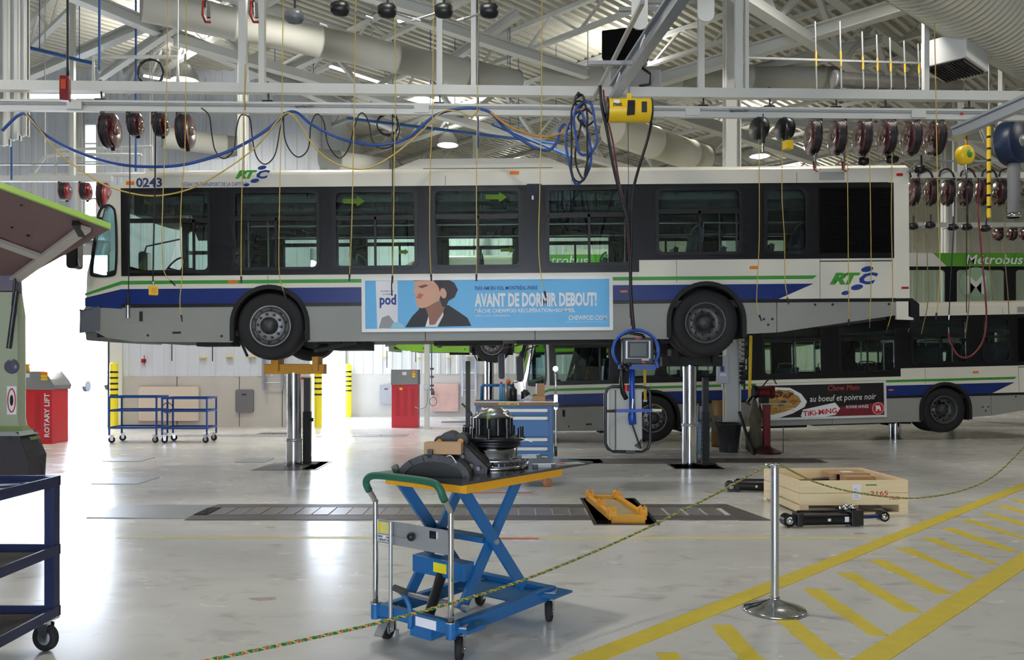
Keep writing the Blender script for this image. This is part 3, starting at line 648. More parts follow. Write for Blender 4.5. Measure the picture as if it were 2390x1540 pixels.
    for i in range(len(xsr)-1):
        for j in range(n-1): rf.f.append((i*n+j, i*n+j+1, (i+1)*n+j+1, (i+1)*n+j)); rf.sm.append(True); rf.mi.append(0)
    rf.build('roof', main, T)
    hp = MB(); hp.add([(x, y, z) for (x, z) in ((4.35, 2.76), (4.8, 2.93), (6.7, 2.93), (7.1, 2.76)) for y in (.35, W_-.35)], [(0, 2, 3, 1), (2, 4, 5, 3), (4, 6, 7, 5), (0, 6, 4, 2), (1, 3, 5, 7)]); hp.build('roof_unit', main, T)
    MB().box(4.85, 6.75, .33, .36, 2.765, 2.785).build('roof_unit_slot', dark, T)
    # --- nose with wrap-around rounding, windscreen
    fr = MB(); zs = [.3, .5, .72, .80, .90, 1.02, 1.24, 1.3, 1.6, 2.0, 2.28, 2.34, 2.5, 2.62]; yn = 14
    for z in zs:
        for j in range(yn+1):
            y = W_*j/yn; e = abs((y-W_/2)/(W_/2)); fr.v.append(Vector((fx(z)+.03-.13*(1-e**5), y, z)))
    for i in range(len(zs)-1):
        for j in range(yn):
            zc = (zs[i]+zs[i+1])/2; yc = W_*(j+.5)/yn
            mi = 0
            if zc < .72: mi = 2
            elif zc < 1.02 and stripes: mi = 1
            if 1.3 < zc < 2.3 and .08 < yc < W_-.08: mi = 3
            if zc > 2.34 and zc < 2.5 and .5 < yc < W_-.5: mi = 4
            fr.f.append((i*(yn+1)+j, i*(yn+1)+j+1, (i+1)*(yn+1)+j+1, (i+1)*(yn+1)+j)); fr.sm.append(True); fr.mi.append(mi)
    fr.build('front_fascia', [main, blue, sk, bglass, blk], T)
    MB().prism([(.0, .42), (.0, .72), (.25, .755), (.25, .45)], (), -.01, .14).build('front_bumper', mat('bumper_grey', S(98, 102, 112), .5), T, bev=.02)
    # --- rear
    MB().box(L-.02, L, 0, W_, .8, 2.64).build('rear_panel', main, T, bev=.01)
    MB().prism([(11.6, .755), (11.6, .80), (11.83, .80), (11.93, .72), (11.93, .40), (11.80, .38), (11.80, .755)], (), -.01, W_+.01).build('rear_bumper', blackp, T)
    MB().prism([(11.60, .50), (11.60, .755), (11.77, .755), (11.77, .54), (11.84, .52), (11.84, .49)], (), -.02, .02).build('bumper_corner', main, T)
    # --- lamps
    for (x, z, w_, h_, m) in ((.66, 2.53, .11, .05, amber), (2.10, 1.11, .14, .04, amber), (6.12, 2.63, .13, .045, amber), (9.52, 1.255, .12, .04, amber), (7.68, .93, .10, .03, amber), (11.62, 2.56, .09, .04, redl), (11.68, .95, .1, .03, redl)):
        MB().box(x, x+w_, -.018, 0, z-h_/2, z+h_/2).build('marker_lamp', m, T, bev=.006)
    vg = MB().prism([(10.5, 2.47), (10.9, 2.47), (10.9, 2.63), (10.5, 2.63)], [[(10.52, 2.49), (10.88, 2.49), (10.88, 2.61), (10.52, 2.61)]], -.008, 0).build('roof_grille', main, T)
    sg = MB()
    for i in range(8): sg.box(10.52, 10.88, -.007, -.001, 2.492+i*.015, 2.50+i*.015)
    sg.build('grille_slats', gsteel, vg)
    # panel seams
    se = MB()
    for (x, z0, z1) in ((2.66, 1.05, 1.2), (8.48, 1.05, 1.37), (.9, 2.46, 2.6), (5.2, 2.46, 2.6), (10.52, .81, 1.37), (10.2, 2.46, 2.6), (7.0, 2.46, 2.62)): se.box(x, x+.006, -.001, .0, z0, z1)
    se.box(10.52, 11.56, -.004, 0, 1.33, 1.345); se.box(.58, 11.5, -.002, 0, 2.448, 2.456)
    se.build('panel_seam', dsteel, T)
    # mirrors
    for (x, y, z0, z1, k) in ((-.10, -.10, 1.30, 1.80, -1), (-.33, W_+.1, 1.32, 1.92, 1)):
        mm = MB().prism(rr(x, x+.14, z0, z1, .05), (), y-.09, y+.09).build('mirror', blackp, T, bev=.015); MB().prism(rr(x+.145, x+.15, z0+.03, z1-.03, .002), (), y-.07, y+.07).build('mirror_glass', chrome, mm)
        MB().tube([(x+.07, y, z1), (x+.1, y, z1+.1), (.35, y-.0*k, z1+.22)], .015).build('mirror_arm', blackp, mm)
    return T
def ad_frame(T, x0, x1, z0, z1, m):
    f = MB().prism([(x0, z0), (x1, z0), (x1, z1), (x0, z1)], [[(x0+.05, z0+.045), (x1-.05, z0+.045), (x1-.05, z1-.045), (x0+.05, z1-.045)]], -.026, 0).build('advert_frame', mat('advert_frame_white', S(222, 222, 218), .35, .1), T)
    MB().box(x0+.05, x1-.05, -.016, -.010, z0+.045, z1-.045).build('advert_sheet', m, f); return f
# ---------------------------------------------------------------- raised bus in front
B1 = bus('city_bus', 'white city bus numbered 0243 raised high on two posts, with a blue chewing gum advert', (-6.13, 11.54, 1.635), 0, -.008)
text('0243', .175, .80, 2.475, B1, mat('fleet_number', S(50, 60, 110), .4), width=.37, bold=.005)
text('RÉSEAU DE TRANSPORT DE LA CAPITALE', .078, 1.45, 2.475, B1, inkb, width=.93)
logo(B1, 2.21, 2.585, .112, -.004); logo(B1, 10.66, 1.015, .155, -.004)
f = ad_frame(B1, 4.0, 7.57, .38, 1.155, poster)
def flat(pts, m, name, d=0, p=None): return MB().prism(pts, (), -.0175-d, -.0160-d).build(name, m, p)
def ax(u): return 4.0+(u-845)/164.4
def az(v): return 1.155-(v-646)/164.4*1.0
def A(*uv): return [(ax(u), az(v)) for u, v in uv]
flat(A((878, 654), (929, 653), (929, 765), (881, 766)), inkw, 'printed_pack', .001, f)
flat(A((946, 763), (962, 738), (978, 722), (982, 712), (1048, 712), (1072, 728), (1092, 742), (1101, 761)), inkk, 'printed_jacket', .001, f)
flat(A((993, 762), (1000, 740), (1002, 722), (1034, 712), (1036, 735), (1022, 762)), inkw, 'printed_shirt', .002, f)
flat(A((1003, 758), (1001, 738), (996, 722), (990, 716), (1030, 700), (1044, 704), (1034, 730), (1016, 757)), mat('poster_skin_shade', S(150, 104, 84), .5), 'printed_neck', .003, f)
flat(A((966, 653), (1010, 652), (1048, 652), (1062, 660), (1070, 676), (1062, 694), (1048, 702), (1042, 716), (1034, 716), (1026, 696), (1020, 676), (1000, 666), (980, 664)), mat('poster_hair', S(52, 44, 46), .5), 'printed_hair', .004, f)
flat(A((967, 655), (1012, 653), (1024, 668), (1030, 688), (1026, 700), (1002, 714), (986, 719), (976, 716), (971, 706), (974, 700), (969, 696), (972, 688), (966, 680), (970, 670)), skin, 'printed_face', .005, f)
flat(A((976, 668), (994, 663), (1002, 666), (986, 672)), mat('poster_shade', S(112, 74, 72), .5), 'printed_eye', .006, f)
flat(A((972, 694), (980, 683), (990, 687), (982, 697)), mat('poster_lip', S(186, 104, 98), .5), 'printed_lips', .006, f)
flat(ell(ax(1036), az(684), .045, .075, 12, .2), skin, 'printed_ear', .006, f)
flat(A((884, 765), (892, 740), (908, 734), (920, 750), (926, 765)), gsteel, 'printed_foil', .002, f)
flat(A((912, 765), (918, 752), (930, 750), (940, 756), (946, 765)), mat('poster_pale_blue', S(150, 205, 225), .5), 'printed_fingertip', .003, f)
text('pod', .20, ax(887), az(709), f, inkb, y=-.02, width=.235, bold=.006)
text('RÉCUPÉRATION', .028, ax(890), az(680), f, inkb, y=-.02, width=.18); text('& SOMMEIL', .028, ax(895), az(687), f, inkb, y=-.02, width=.14)
text('7h03 AM EN VOL MONTRÉAL-PARIS', .074, ax(1109), az(677), f, inkb, y=-.018, width=.895, bold=.0012)
text('AVANT DE DORMIR DEBOUT!', .255, ax(1109), az(715), f, inkw, y=-.018, width=1.735, bold=.010)
text('MÂCHE CHEWPOD RÉCUPÉRATION+SOMMEIL', .074, ax(1109), az(730), f, inkw, y=-.018, width=1.43, bold=.0012)
text('Utilisé comme aide-mémoire', .036, ax(1109), az(739), f, inkw, y=-.018, width=.5)
text('CHEWPOD.COM', .092, ax(1328), az(749), f, inkw, y=-.018, width=.54, bold=.0015)
MB().box(ax(1322), ax(1418), -.018, -.016, az(753.5), az(753)).build('printed_rule', inkw, f); MB().box(ax(1320), ax(1414), -.018, -.016, az(655), az(654.6)).build('printed_rule', inkw, f)
for (u, v, wd) in ((803, 477, .31), (1136, 470, .31)):        # green arrow stickers inside the upper panes
    x = ax(u); z = 2.40-(v-452)/164.4+.0
    o = MB().prism([(x, z-.03), (x, z+.035), (x+wd*.62, z+.035), (x+wd*.62, z+.075), (x+wd, z), (x+wd*.62, z-.075), (x+wd*.62, z-.035)], (), .012, .016).build('arrow_sticker', mat('arrow_green', S(150, 176, 30), .6), B1)
for (x, z, wd) in ((4.2, 1.86, .17), (5.95, 1.88, .26)): MB().prism([(x, z-.03), (x, z+.03), (x+wd*.6, z+.03), (x+wd*.6, z+.06), (x+wd, z), (x+wd*.6, z-.06), (x+wd*.6, z-.03)], (), 2.40, 2.404).build('arrow_sticker', mat('arrow_lime', S(190, 214, 40), .6), B1)
MB().box(6.36, 6.57, -.014, 0, 2.32, 2.47).build('band_cover', mat('navy_cover', S(18, 24, 48), .35), B1); MB().box(6.43, 6.455, -.018, -.014, 2.245, 2.30).build('cover_label', inkw, B1)
# ---------------------------------------------------------------- second bus behind
th2 = math.atan2(.4, 6.25); x2 = 2.9-2.69*math.cos(th2); y2 = 16.6-2.69*math.sin(th2)
B2 = bus('city_bus', 'white city bus low on the floor behind, carrying a black noodle advert', (x2, y2, -.045), th2, -.024)
f = ad_frame(B2, 4.85, 7.62, .37, 1.13, posterk)
def bx(u): return 4.85+(u-1752)/(2072-1752)*2.77
def bz(v): return 1.13-(v-887)/(970-887)*.76
def Bp(*uv): return [(bx(u), bz(v)) for u, v in uv]
flat(Bp((1760, 925), (1775, 905), (1800, 896), (1835, 898), (1862, 912), (1876, 930), (1870, 942), (1840, 956), (1800, 967), (1772, 966)), inkw, 'printed_plate', .001, f)
flat(Bp((1764, 930), (1780, 909), (1806, 901), (1834, 905), (1856, 918), (1862, 930), (1850, 942), (1820, 952), (1790, 958), (1768, 950)), mat('poster_noodle', S(176, 140, 66), .6, noise=.5, scale=24), 'printed_noodle', .002, f)
for (u, v, a_, b_, m) in ((1806, 912, .11, .07, S(96, 60, 44)), (1830, 915, .12, .06, S(120, 56, 40)), (1842, 930, .07, .05, S(170, 84, 40)), (1815, 932, .1, .05, S(84, 60, 40)), (1786, 935, .08, .05, S(150, 110, 50))):
    flat(ell(bx(u), bz(v), a_, b_, 9, .3), mat('poster_food_%d' % u, m, .6, noise=.4, scale=20), 'printed_food', .003, f)
rn_ = random.Random(5)
for k in range(26):
    u0, v0 = rn_.uniform(1780, 1852), rn_.uniform(908, 948); cx_, cz_ = bx(u0), bz(v0); rr0 = rn_.uniform(.05, .12); a0 = rn_.uniform(0, 6)
    MB().tube([(cx_+rr0*math.cos(a0+j*.35), -.023, cz_+rr0*.5*math.sin(a0+j*.35)) for j in range(8)], .006, n=4).build('printed_strand', mat('strand_%d' % (k % 3), [S(226, 196, 110), S(210, 150, 60), S(120, 130, 60)][k % 3], .6), f)
flat(Bp((1956, 944), (2067, 936), (2067, 964), (1940, 966)), mat('poster_maroon', S(120, 28, 44), .5), 'printed_band', .001, f)
flat(Bp((1860, 962), (1866, 948), (1945, 934), (1957, 948), (1945, 962), (1870, 971)), inkw, 'printed_badge', .003, f)
text('TiKi-MiNG', .15, bx(1866), bz(963), f, inkr, y=-.023, width=.72, bold=.0035, rot=-.07)
text('Chow Mein', .17, bx(1928), bz(907), f, mat('poster_script_red', S(190, 70, 66), .5), y=-.019, width=.68, shear=.2)
text('au boeuf et poivre noir', .185, bx(1883), bz(931), f, inkw, y=-.019, width=1.42, shear=.15, rot=-.015)
text('BONNE ANNÉE', .09, bx(1972), bz(948), f, inkw, y=-.019, width=.48)
flat(ell(bx(2051), bz(950), .13, .13, 20), mat('poster_rose', S(206, 160, 160), .5), 'printed_medal', .003, f); flat(ell(bx(2051), bz(950), .11, .11, 20), inkr, 'printed_medal', .004, f)
flat(Bp((2045, 956), (2046, 948), (2044, 942), (2048, 944), (2054, 943), (2057, 948), (2058, 956), (2055, 956), (2053, 951), (2049, 952), (2048, 956)), inkw, 'printed_goat', .006, f)
# ---------------------------------------------------------------- third bus, articulated, raised, green
B3 = bus('articulated_bus', 'lime green and white articulated bus raised high in the furthest bay', (-3.2, 20.6, 1.66), 0, 0, stripes=False, lowskirt=lime)
text('Métrobus', .34, 3.75, 2.48, B3, inkw, y=-.03, width=1.38, bold=.004, shear=.2)
MB().box(3.2, 11.8, -.02, 0, 2.44, 2.74).build('green_band', mat('metro_green', S(88, 160, 48), .4), B3)
tr = MB()
tr.prism([(12.6, .3), (19.0, .3), (19.0, 2.7), (12.6, 2.7)], [rr(13+1.5*i, 14.2+1.5*i, 1.35, 2.35, .08) for i in range(4)], 0, .04)
tr.build('trailer_side', white, B3); MB().box(12.6, 19, 0, W_, 2.7, 2.78).build('trailer_roof', white, B3); MB().box(12.6, 19, 0, W_, .3, .5).build('trailer_floor', dark, B3)
MB().prism([(12.6, 1.25), (19, 1.25), (19, 2.44), (12.6, 2.44)], [rr(13+1.5*i, 14.2+1.5*i, 1.35, 2.35, .08) for i in range(4)], -.01, 0).build('window_band', blk, B3)
for i in range(4): MB().box(13+1.5*i, 14.2+1.5*i, .01, .016, 1.35, 2.35).build('pane', bglass, B3)
bl = MB()
for i in range(12): bl.box(11.8+i*.068, 11.83+i*.068, .05, W_-.05, .4, 2.7); bl.box(11.83+i*.068, 11.868+i*.068, .1, W_-.1, .45, 2.65)
bl.build('bellows', rubber, B3)
MB().prism([(14.25, 2.44), (18.9, 2.44), (18.9, 2.78), (13.9, 2.78)], (), -.02, 0).build('green_band', MATS['metro_green'], B3)
text('Métrobus', .34, 14.72, 2.50, B3, inkw, y=-.025, width=1.45, bold=.004, shear=.2)
lg = MB().prism(ell(14.98, 2.0, .42, .42, 28), (), -.022, -.012).build('round_emblem', mat('emblem_pale', S(150, 178, 150), .5), B3); text('M', .62, 14.71, 1.76, lg, mat('emblem_white', S(214, 222, 214), .5), y=-.026, width=.52, bold=.02)
# ---------------------------------------------------------------- lift posts
def post(x, y, ztop, label, sleeve, saddle, r=.108):
    t = thing('lift_post', label, 'vehicle lift', (x, y, -.5))
    MB().cyl((0, 0, 0), (0, 0, ztop+.5), r, n=28).build('ram', chrome, t); MB().cyl((0, 0, 0), (0, 0, sleeve+.5), r+.012, n=28).build('sleeve', chrome, t); MB().lathe([(r+.013, sleeve+.46), (r+.02, sleeve+.47), (r+.02, sleeve+.5), (r+.004, sleeve+.505)], n=28).build('sleeve_collar', galv, t)
    s_ = MB(); zz_ = ztop+.5
    s_.box(-.45, .5, -.10, .10, zz_-.02, zz_+.14); s_.box(-.32, -.2, -.16, .16, zz_+.02, zz_+.26); s_.box(.32, .42, -.16, .16, zz_+.02, zz_+.26)
    s_.build('saddle', yfr if saddle else dark, t, bev=.01)
    return t
post(-3.44, 12.79, 1.46, 'polished front lift post under the raised bus, yellow saddle on top', .42, True)
post(2.80, 12.79, 1.58, 'polished rear lift post under the raised bus', .66, False)
for (u, lab, sl) in ((717, 'slim black toothed safety post beside the front lift post', 1), (1646, 'slim black toothed safety post beside the rear lift post', 1)):
    Y = 12.95; x = (u-CX)*Y/F; t = thing('safety_post', lab, 'vehicle lift', (x, Y, -.02))
    MB().box(-.045, .045, -.045, .045, 0, 1.40).build('ratchet_bar', dsteel if 0 else blackp, t); MB().box(-.055, .055, -.055, .055, 0, .86).build('lower_sleeve', dark, t)
    tb = MB()
    for i in range(10): tb.prism([(-.055, .1+i*.07), (-.07, .1+i*.07), (-.055, .15+i*.07)], (), -.02, .02)
    tb.build('tooth', dark, t); MB().box(.045, .10, -.02, .02, .70, .76).build('latch', dark, t); MB().box(-.16, .16, -.14, .14, .02, .035).build('base_plate', dark, t)
tp = thing('lift_post', 'short lift post under the rear wheels of the low bus', 'vehicle lift', (8.6, 18.2, 0)); MB().cyl((0, 0, 0), (0, 0, .30), .13, n=20).build('ram', chrome, tp); MB().box(-.3, .3, -.12, .12, .28, .42).build('saddle', dark, tp)
tp = thing('lift_post', 'polished lift post behind the tool cabinet under the green bus', 'vehicle lift', (-.62, 21.9, 0)); MB().cyl((0, 0, 0), (0, 0, 1.72), .13, n=20).build('ram', chrome, tp); MB().box(-.3, .3, -.12, .12, 1.7, 1.84).build('saddle', dark, tp)
tp = thing('safety_post', 'black safety post left of the far lift post', 'vehicle lift', (-1.15, 21.2, 0)); MB().box(-.06, .06, -.06, .06, 0, 1.7).build('ratchet_bar', blackp, tp); MB().box(-.12, .12, -.1, .1, 0, .03).build('base_plate', dark, tp)
# ================================================================== OVERHEAD CRANE, REELS, HOSES
YR = 11.05
def railY(u): return 10.9+.45*(u/2390)                 # the rails run very slightly away to the right
RZ = 5.07
def rp(u, z): return P(u, 0, railY(u)).xy.to_3d()+Vector((0, 0, z))
UZ = 5.33
ra, rb = rp(-250, RZ), rp(2650, RZ)
t = thing('crane_rail', 'white lower runway rail carrying the hoist bridge across the whole hall', 'crane rail', ra)
MB().ibeam(ra, rb, .07, .15, .03).build('rail_profile', offw, t, off=ra); k_ = MB(); k_.bar(ra+Vector((0, -.022, .02)), rb+Vector((0, -.022, .02)), .012, .02); k_.build('rail_groove', gsteel, t, off=ra)
for u in (178, 985, 1615, 2140): q = rp(u, RZ); MB().cbox(q-ra+Vector((0, -.045, 0)), (.2, .03, .11)).build('joint_plate', offw, t)
for (u, s_) in ((690, 'Ingersoll Rand ZRAT'), (1702, 'Ingersoll Rand ZRAT')): q = rp(u, RZ)-ra; text(s_, .05, q.x, q.z+.0, t, inkk, y=q.y-.037, width=.26)
q = rp(2238, RZ)-ra; text('IR', .05, q.x, q.z-.01, t, inkr, y=q.y-.037, bold=.003)
ua, ub = rp(-250, UZ), rp(2650, UZ)
t = thing('support_beam', 'white upper beam hung above the crane rail on steel posts', 'beam', ua)
MB().bar(ua, ub, .11, .13).build('beam_profile', offw, t, off=ua)
for (u, w_) in ((567, .10), (612, .08), (1026, .08), (1105, .065), (1636, .085), (1724, .10), (1742, .05), (2160, .07)):
    q = rp(u, UZ)-ua; MB().box(q.x-w_/2, q.x+w_/2, q.y-.04, q.y+.04, .06, ZR-UZ-.5).build('hanger_post', offw, t)
for u in (235, 625, 1025, 1640, 1795, 1950, 2065, 2260):
    q = rp(u, UZ)-ua; cl = MB(); cl.cyl(q+Vector((0, 0, .1)), q+Vector((.02, 0, -.30)), .012, n=6); cl.cbox(q+Vector((0, 0, -.18)), (.14, .07, .04)); cl.build('rail_clamp', dsteel, t)
# cable coils lying on the beams
def coil(name, c, r, rr_, n, label, m, cat='cable coil', tilt=0, sq=1.0, seed=1):
    rnd = random.Random(seed); pts = []
    for i in range(n*16):
        a = 2*PI*i/16; k = r*(1+.06*math.sin(i*.35)+rnd.uniform(-.02, .02)); pts.append(Vector((k*math.cos(a), rnd.uniform(-.02, .02)+.0006*i, k*sq*math.sin(a))))
    o = MB().tube(pts, rr_, n=6).build(name, m, loc=c); o.rotation_euler = (0, tilt, 0); return tag(o, label, cat)
coil('cable_coil', P(352, 170, 11.1), .175, .013, 2, 'black cable loop standing above the upper beam at the left', hosek)
coil('cable_coil', P(905, 290, 11.5), .15, .010, 4, 'small black cable coil hanging under the rail left of centre', hosek, seed=3)
for k, u in enumerate((2110, 2160, 2210, 2260, 2310, 2350)): tag(MB().tube(catm([P(u-18, 412, 15.2), P(u-14, 400, 15.2), P(u, 394, 15.2), P(u+12, 402, 15.2), P(u+17, 414, 15.2)], 4), .016).build('hose_loop', hosek, loc=(0, 0, 0)), '%s black hose loop over the far reel row at the right' % ORD[k], 'hose', 'hose loops above the far right reels')
# fluorescent tube behind the beams
t = thing('strip_light', 'long lit fluorescent strip between the two rails at the left edge', 'light', P(100, 222, 12.2)); MB().box(-.9, .9, -.06, .06, 0, .05).build('fitting', white, t); MB().cyl((-.88, 0, -.03), (.88, 0, -.03), .025, n=8).build('tube', tubem, t)
# second and third rail lines further back
for (Y, z, u0, u1, lab) in ((15.3, 5.16, 2128, 2700, 'far right rail carrying a row of six hose reels'), (15.3, 5.10, -200, 262, 'far left rail carrying three hose reels'), (20.0, 5.05, 2110, 2700, 'furthest rail with small reels at the right edge')):
    a, b_ = P(u0, 0, Y), P(u1, 0, Y); a.z = b_.z = z; t = thing('reel_rail', lab, 'rail', a); MB().bar(a, b_, .09, .11).build('rail_profile', offw, t, off=a)
    for k in range(2): x = a.x+(b_.x-a.x)*(.2+.6*k); MB().box(x-.04, x+.04, Y-.04, Y+.04, z, tz-.5).build('hanger_post', offw, t, off=a)
    if Y < 16: MB().bar(a+Vector((0, .3, .35)), b_+Vector((0, .3, .35)), .03).build('pipe_run', galv, t, off=a)
# ---- hose reels
def reel(c, r, wd, label, group, m=dred, ang=.55, hose=hosek, tail=.0):
    t = thing('hose_reel', label, 'hose reel', c, ang, group)
    MB().prism([(-.05, .0), (.05, .0), (.06, -r*1.1), (-.06, -r*1.1)], (), -wd/2-.03, -wd/2-.015, 'yz').build('bracket', blackp, t)
    MB().lathe([(.03, -wd/2), (r*.75, -wd/2), (r, -wd/2+.02), (r, -wd/2+.03), (.03, -wd/2+.03)], c=(0, 0, -r*1.05), axis='x', n=28).build('flange', m, t)
    MB().lathe([(.03, wd/2), (r*.75, wd/2), (r*.98, wd/2-.02), (r*.98, wd/2-.03), (.03, wd/2-.03)], c=(0, 0, -r*1.05), axis='x', n=28).build('flange', m, t)
    hc = MB()
    for i in range(5): x = -wd/2+.035+i*(wd-.07)/4; hc.lathe([(r*.88+.018*math.cos(a), x+.02*math.sin(a)) for a in [2*PI*j/6 for j in range(6)]], c=(0, 0, -r*1.05), axis='x', n=20, closed=True)
    hc.lathe([(.05, -wd/2+.02), (r*.8, -wd/2+.02), (r*.8, wd/2-.02), (.05, wd/2-.02)], c=(0, 0, -r*1.05), axis='x', n=20)
    hc.build('coiled_hose', hose, t)
    MB().lathe([(.0, wd/2+.03), (.05, wd/2+.03), (.06, wd/2)], c=(0, 0, -r*1.05), axis='x', n=14).build('spring_hub', mat('reel_hub', S(140, 120, 108), .3, .5), t)
    MB().bar((-.02, 0, -r*1.05), (.02, .05, -r*2.15), .05, .03).build('guide_arm', blackp, t)
    return t
lr = [(257, .235, .16, 'large'), (316, .155, .15, 'small'), (375, .155, .15, 'small'), (433, .235, .16, 'large')]
for k, (u, r, wd, s_) in enumerate(lr): reel(rp(u, RZ-.08), r, wd, '%s dark red hose reel under the near rail, %s of four at the left' % (s_, ORD[k]), 'hose reels under the near rail left', ang=.02)
for k, u in enumerate((1898, 1955, 2013, 2070, 2127, 2183)): reel(rp(u, RZ-.08), .235, .15, 'glossy maroon hose reel under the near rail, %s of six at the right' % ORD[k], 'hose reels under the near rail right', m=mat('reel_maroon', S(84, 44, 48), .16, coat=.7), ang=PI-.02)
for k, (u, r) in enumerate(((152, .17), (200, .17), (243, .25))): c = P(u, 0, 15.3); c.z = 5.04; reel(c, r, .16, 'red hose reel on the far left rail, %s of three' % ORD[k], 'hose reels on the far left rail', ang=.1, m=mat('reel_bright_red', S(150, 22, 30), .25, coat=.4))
for k, u in enumerate((2132, 2172, 2212, 2252, 2292, 2332)): c = P(u, 0, 15.3); c.z = 5.10; reel(c, .245, .14, 'maroon hose reel on the far right rail, %s of six' % ORD[k], 'hose reels on the far right rail', m=MATS['reel_maroon'], ang=PI-.1)
for k, u in enumerate((2330, 2362, 2392)): c = P(u, 0, 20.0); c.z = 4.98; reel(c, .15, .14, 'small red hose reel on the furthest right rail, %s of three' % ORD[k], 'hose reels on the furthest rail', ang=PI+.15)
for k, u in enumerate((1772, 1832)):
    c = rp(u, RZ-.08); t = thing('cord_reel', 'black enclosed cord reel under the rail, %s' % ('with a hanging lamp' if k == 0 else 'holding a yellow socket box'), 'cord reel', c, .3)
    MB().lathe([(0, -.08), (.13, -.08), (.16, -.05), (.16, .05), (.13, .08), (0, .08)], c=(0, 0, -.14), axis='x', n=24).build('housing', blackp, t); MB().box(-.03, .03, -.05, .05, -.06, 0).build('bracket', blackp, t)
# ---- hanging hoses and cords
def hang(name, pts, Y, r, m, label, group=None, cat='hose', end=None, k=5, parts=None):
    p0 = P(*pts[0], Y); hd = []
    if pts[0][1] < 100: hd = [Vector((p0.x, Y, ZR-.5))]
    elif name in ('hanging_hose', 'drop_cable'):
        yr = railY(pts[0][0])-.02 if Y < 12 else 15.28; hd = [Vector((p0.x*yr/Y, yr, RZ-.06 if Y < 12 else 5.10))]
    a = hd[0] if hd else p0
    ps = ([hd[0]] if hd else [])+catm([P(u, v, Y) for u, v in pts], k)
    t = thing(name, label, cat, a, 0, group); MB().tube(ps, r, n=5).build('line', m, t, off=a)
    if end:
        e = ps[-1]; d = (ps[-1]-ps[-3]).normalized(); MB().cyl(e, e+d*.09, .014, .009, 8).build('end_fitting', end, t, off=a)
    return t
YH = 10.62
hy = [('leftmost of the thin yellow hoses, before the driver window', [(393, -80), (388, 250), (380, 470), (378, 560), (382, 630), (398, 655)]),
      ('faint yellow hose just right of the driver window hose, reaching the blue stripe', [(436, -80), (432, 330), (424, 450), (421, 560), (426, 625), (420, 700), (423, 735)]),
      ('yellow hose hanging before the second bus window, left one', [(572, 150), (569, 300), (565, 430), (563, 560), (563, 645)]),
      ('yellow hose hanging over the front wheel arch', [(662, -80), (658, 240), (654, 400), (651, 560), (652, 640), (662, 680)]),
      ('yellow hose hanging before the third bus window', [(832, -80), (827, 240), (823, 440), (820, 560), (816, 640)]),
      ('yellow hose ending in a black handle before the pod pack of the advert', [(922, 40), (923, 240), (920, 400), (918, 560), (916, 645)]),
      ('yellow hose hanging left of the fourth bus window, over the poster hair', [(1012, -80), (1010, 240), (1004, 400), (1003, 560), (1006, 640)]),
      ('yellow hose down the middle of the fourth bus window', [(1118, -80), (1114, 240), (1112, 440), (1113, 560), (1112, 640)]),
      ('yellow hose ending before the word DORMIR of the advert', [(1265, 30), (1264, 240), (1260, 440), (1257, 560), (1261, 630), (1271, 680)]),
      ('faint yellow hose before the sixth window, curving out at its end', [(1770, 270), (1772, 400), (1772, 560), (1766, 700), (1772, 735)]),
      ('faint yellow hose before the seventh window', [(1826, 300), (1825, 450), (1831, 560), (1832, 650), (1838, 695)]),
      ('yellow hose before the engine louvre, left one', [(1978, 400), (1979, 500), (1980, 620), (1981, 745)]),
      ('yellow hose before the engine louvre, middle one', [(2030, 400), (2032, 500), (2033, 650), (2030, 750)]),
      ('yellow hose beside the rear pillar of the raised bus', [(2082, 395), (2080, 500), (2083, 640), (2082, 720), (2072, 762)]),
      ('long yellow hose right of the raised bus, from the roof down', [(2178, -80), (2184, 200), (2186, 330), (2190, 500), (2194, 640), (2186, 730)])]
for i_, (lab, pts) in enumerate(hy): hang('hanging_hose', pts, 11.2 if 9 <= i_ <= 13 else YH, .0062, hosey, lab, 'thin yellow hoses', end=hosek)
t = hang('hanging_hose', [(916, 645), (914, 665), (915, 690)], YH, .008, hosek, 'black end piece with grip before the pod pack', None); MB().cyl(P(915, 690, YH), P(917, 736, YH), .02, .016, 10).build('grip', blackp, t, off=P(916, 645, YH))
for k, pts in enumerate(([(2138, 430), (2140, 560), (2138, 700), (2120, 775)], [(2160, 470), (2164, 600), (2166, 700), (2150, 780)], [(2262, 450), (2264, 560), (2262, 700), (2252, 790)], [(2300, 560), (2312, 640), (2316, 700)], [(2345, 600), (2352, 680), (2355, 735)])):
    hang('hanging_hose', pts, 15.2, .009, mat('olive_hose', S(120, 108, 66), .6), 'thin olive hose before the low bus windows at the right, %s from the left' % ORD[k], 'thin olive hoses at the far right')
hang('hanging_hose', [(2283, 500), (2290, 580), (2302, 720), (2296, 790), (2270, 828), (2240, 832), (2218, 800), (2214, 775)], 14.5, .016, hoser, 'thick maroon hose looping low before the rear bus windows', end=chrome)
hang('drop_cable', [(2228, 510), (2222, 600), (2215, 735)], 14.6, .011, hosek, 'black cord with a steel hook before the low bus', None, 'cord', end=chrome); hang('drop_cable', [(2256, 500), (2256, 620), (2256, 730)], 14.6, .009, hosek, 'plain black cord right of the hooked cord', None, 'cord')
hang('drop_cable', [(158, -80), (158, 178)], 9.9, .016, hosek, 'black cord holding the red pendant control', None, 'cord')
c = P(152, 207, 9.9); t = thing('pendant_control', 'red pendant control box hanging at the upper left', 'control box', c, .25)
MB().box(-.055, .055, -.05, .05, -.15, .15).build('housing', mat('pendant_red', S(120, 26, 30), .4), t, bev=.012); MB().box(-.035, .02, -.056, -.05, -.02, .10).build('label_plate', mat('pendant_orange', S(190, 70, 30), .5), t)
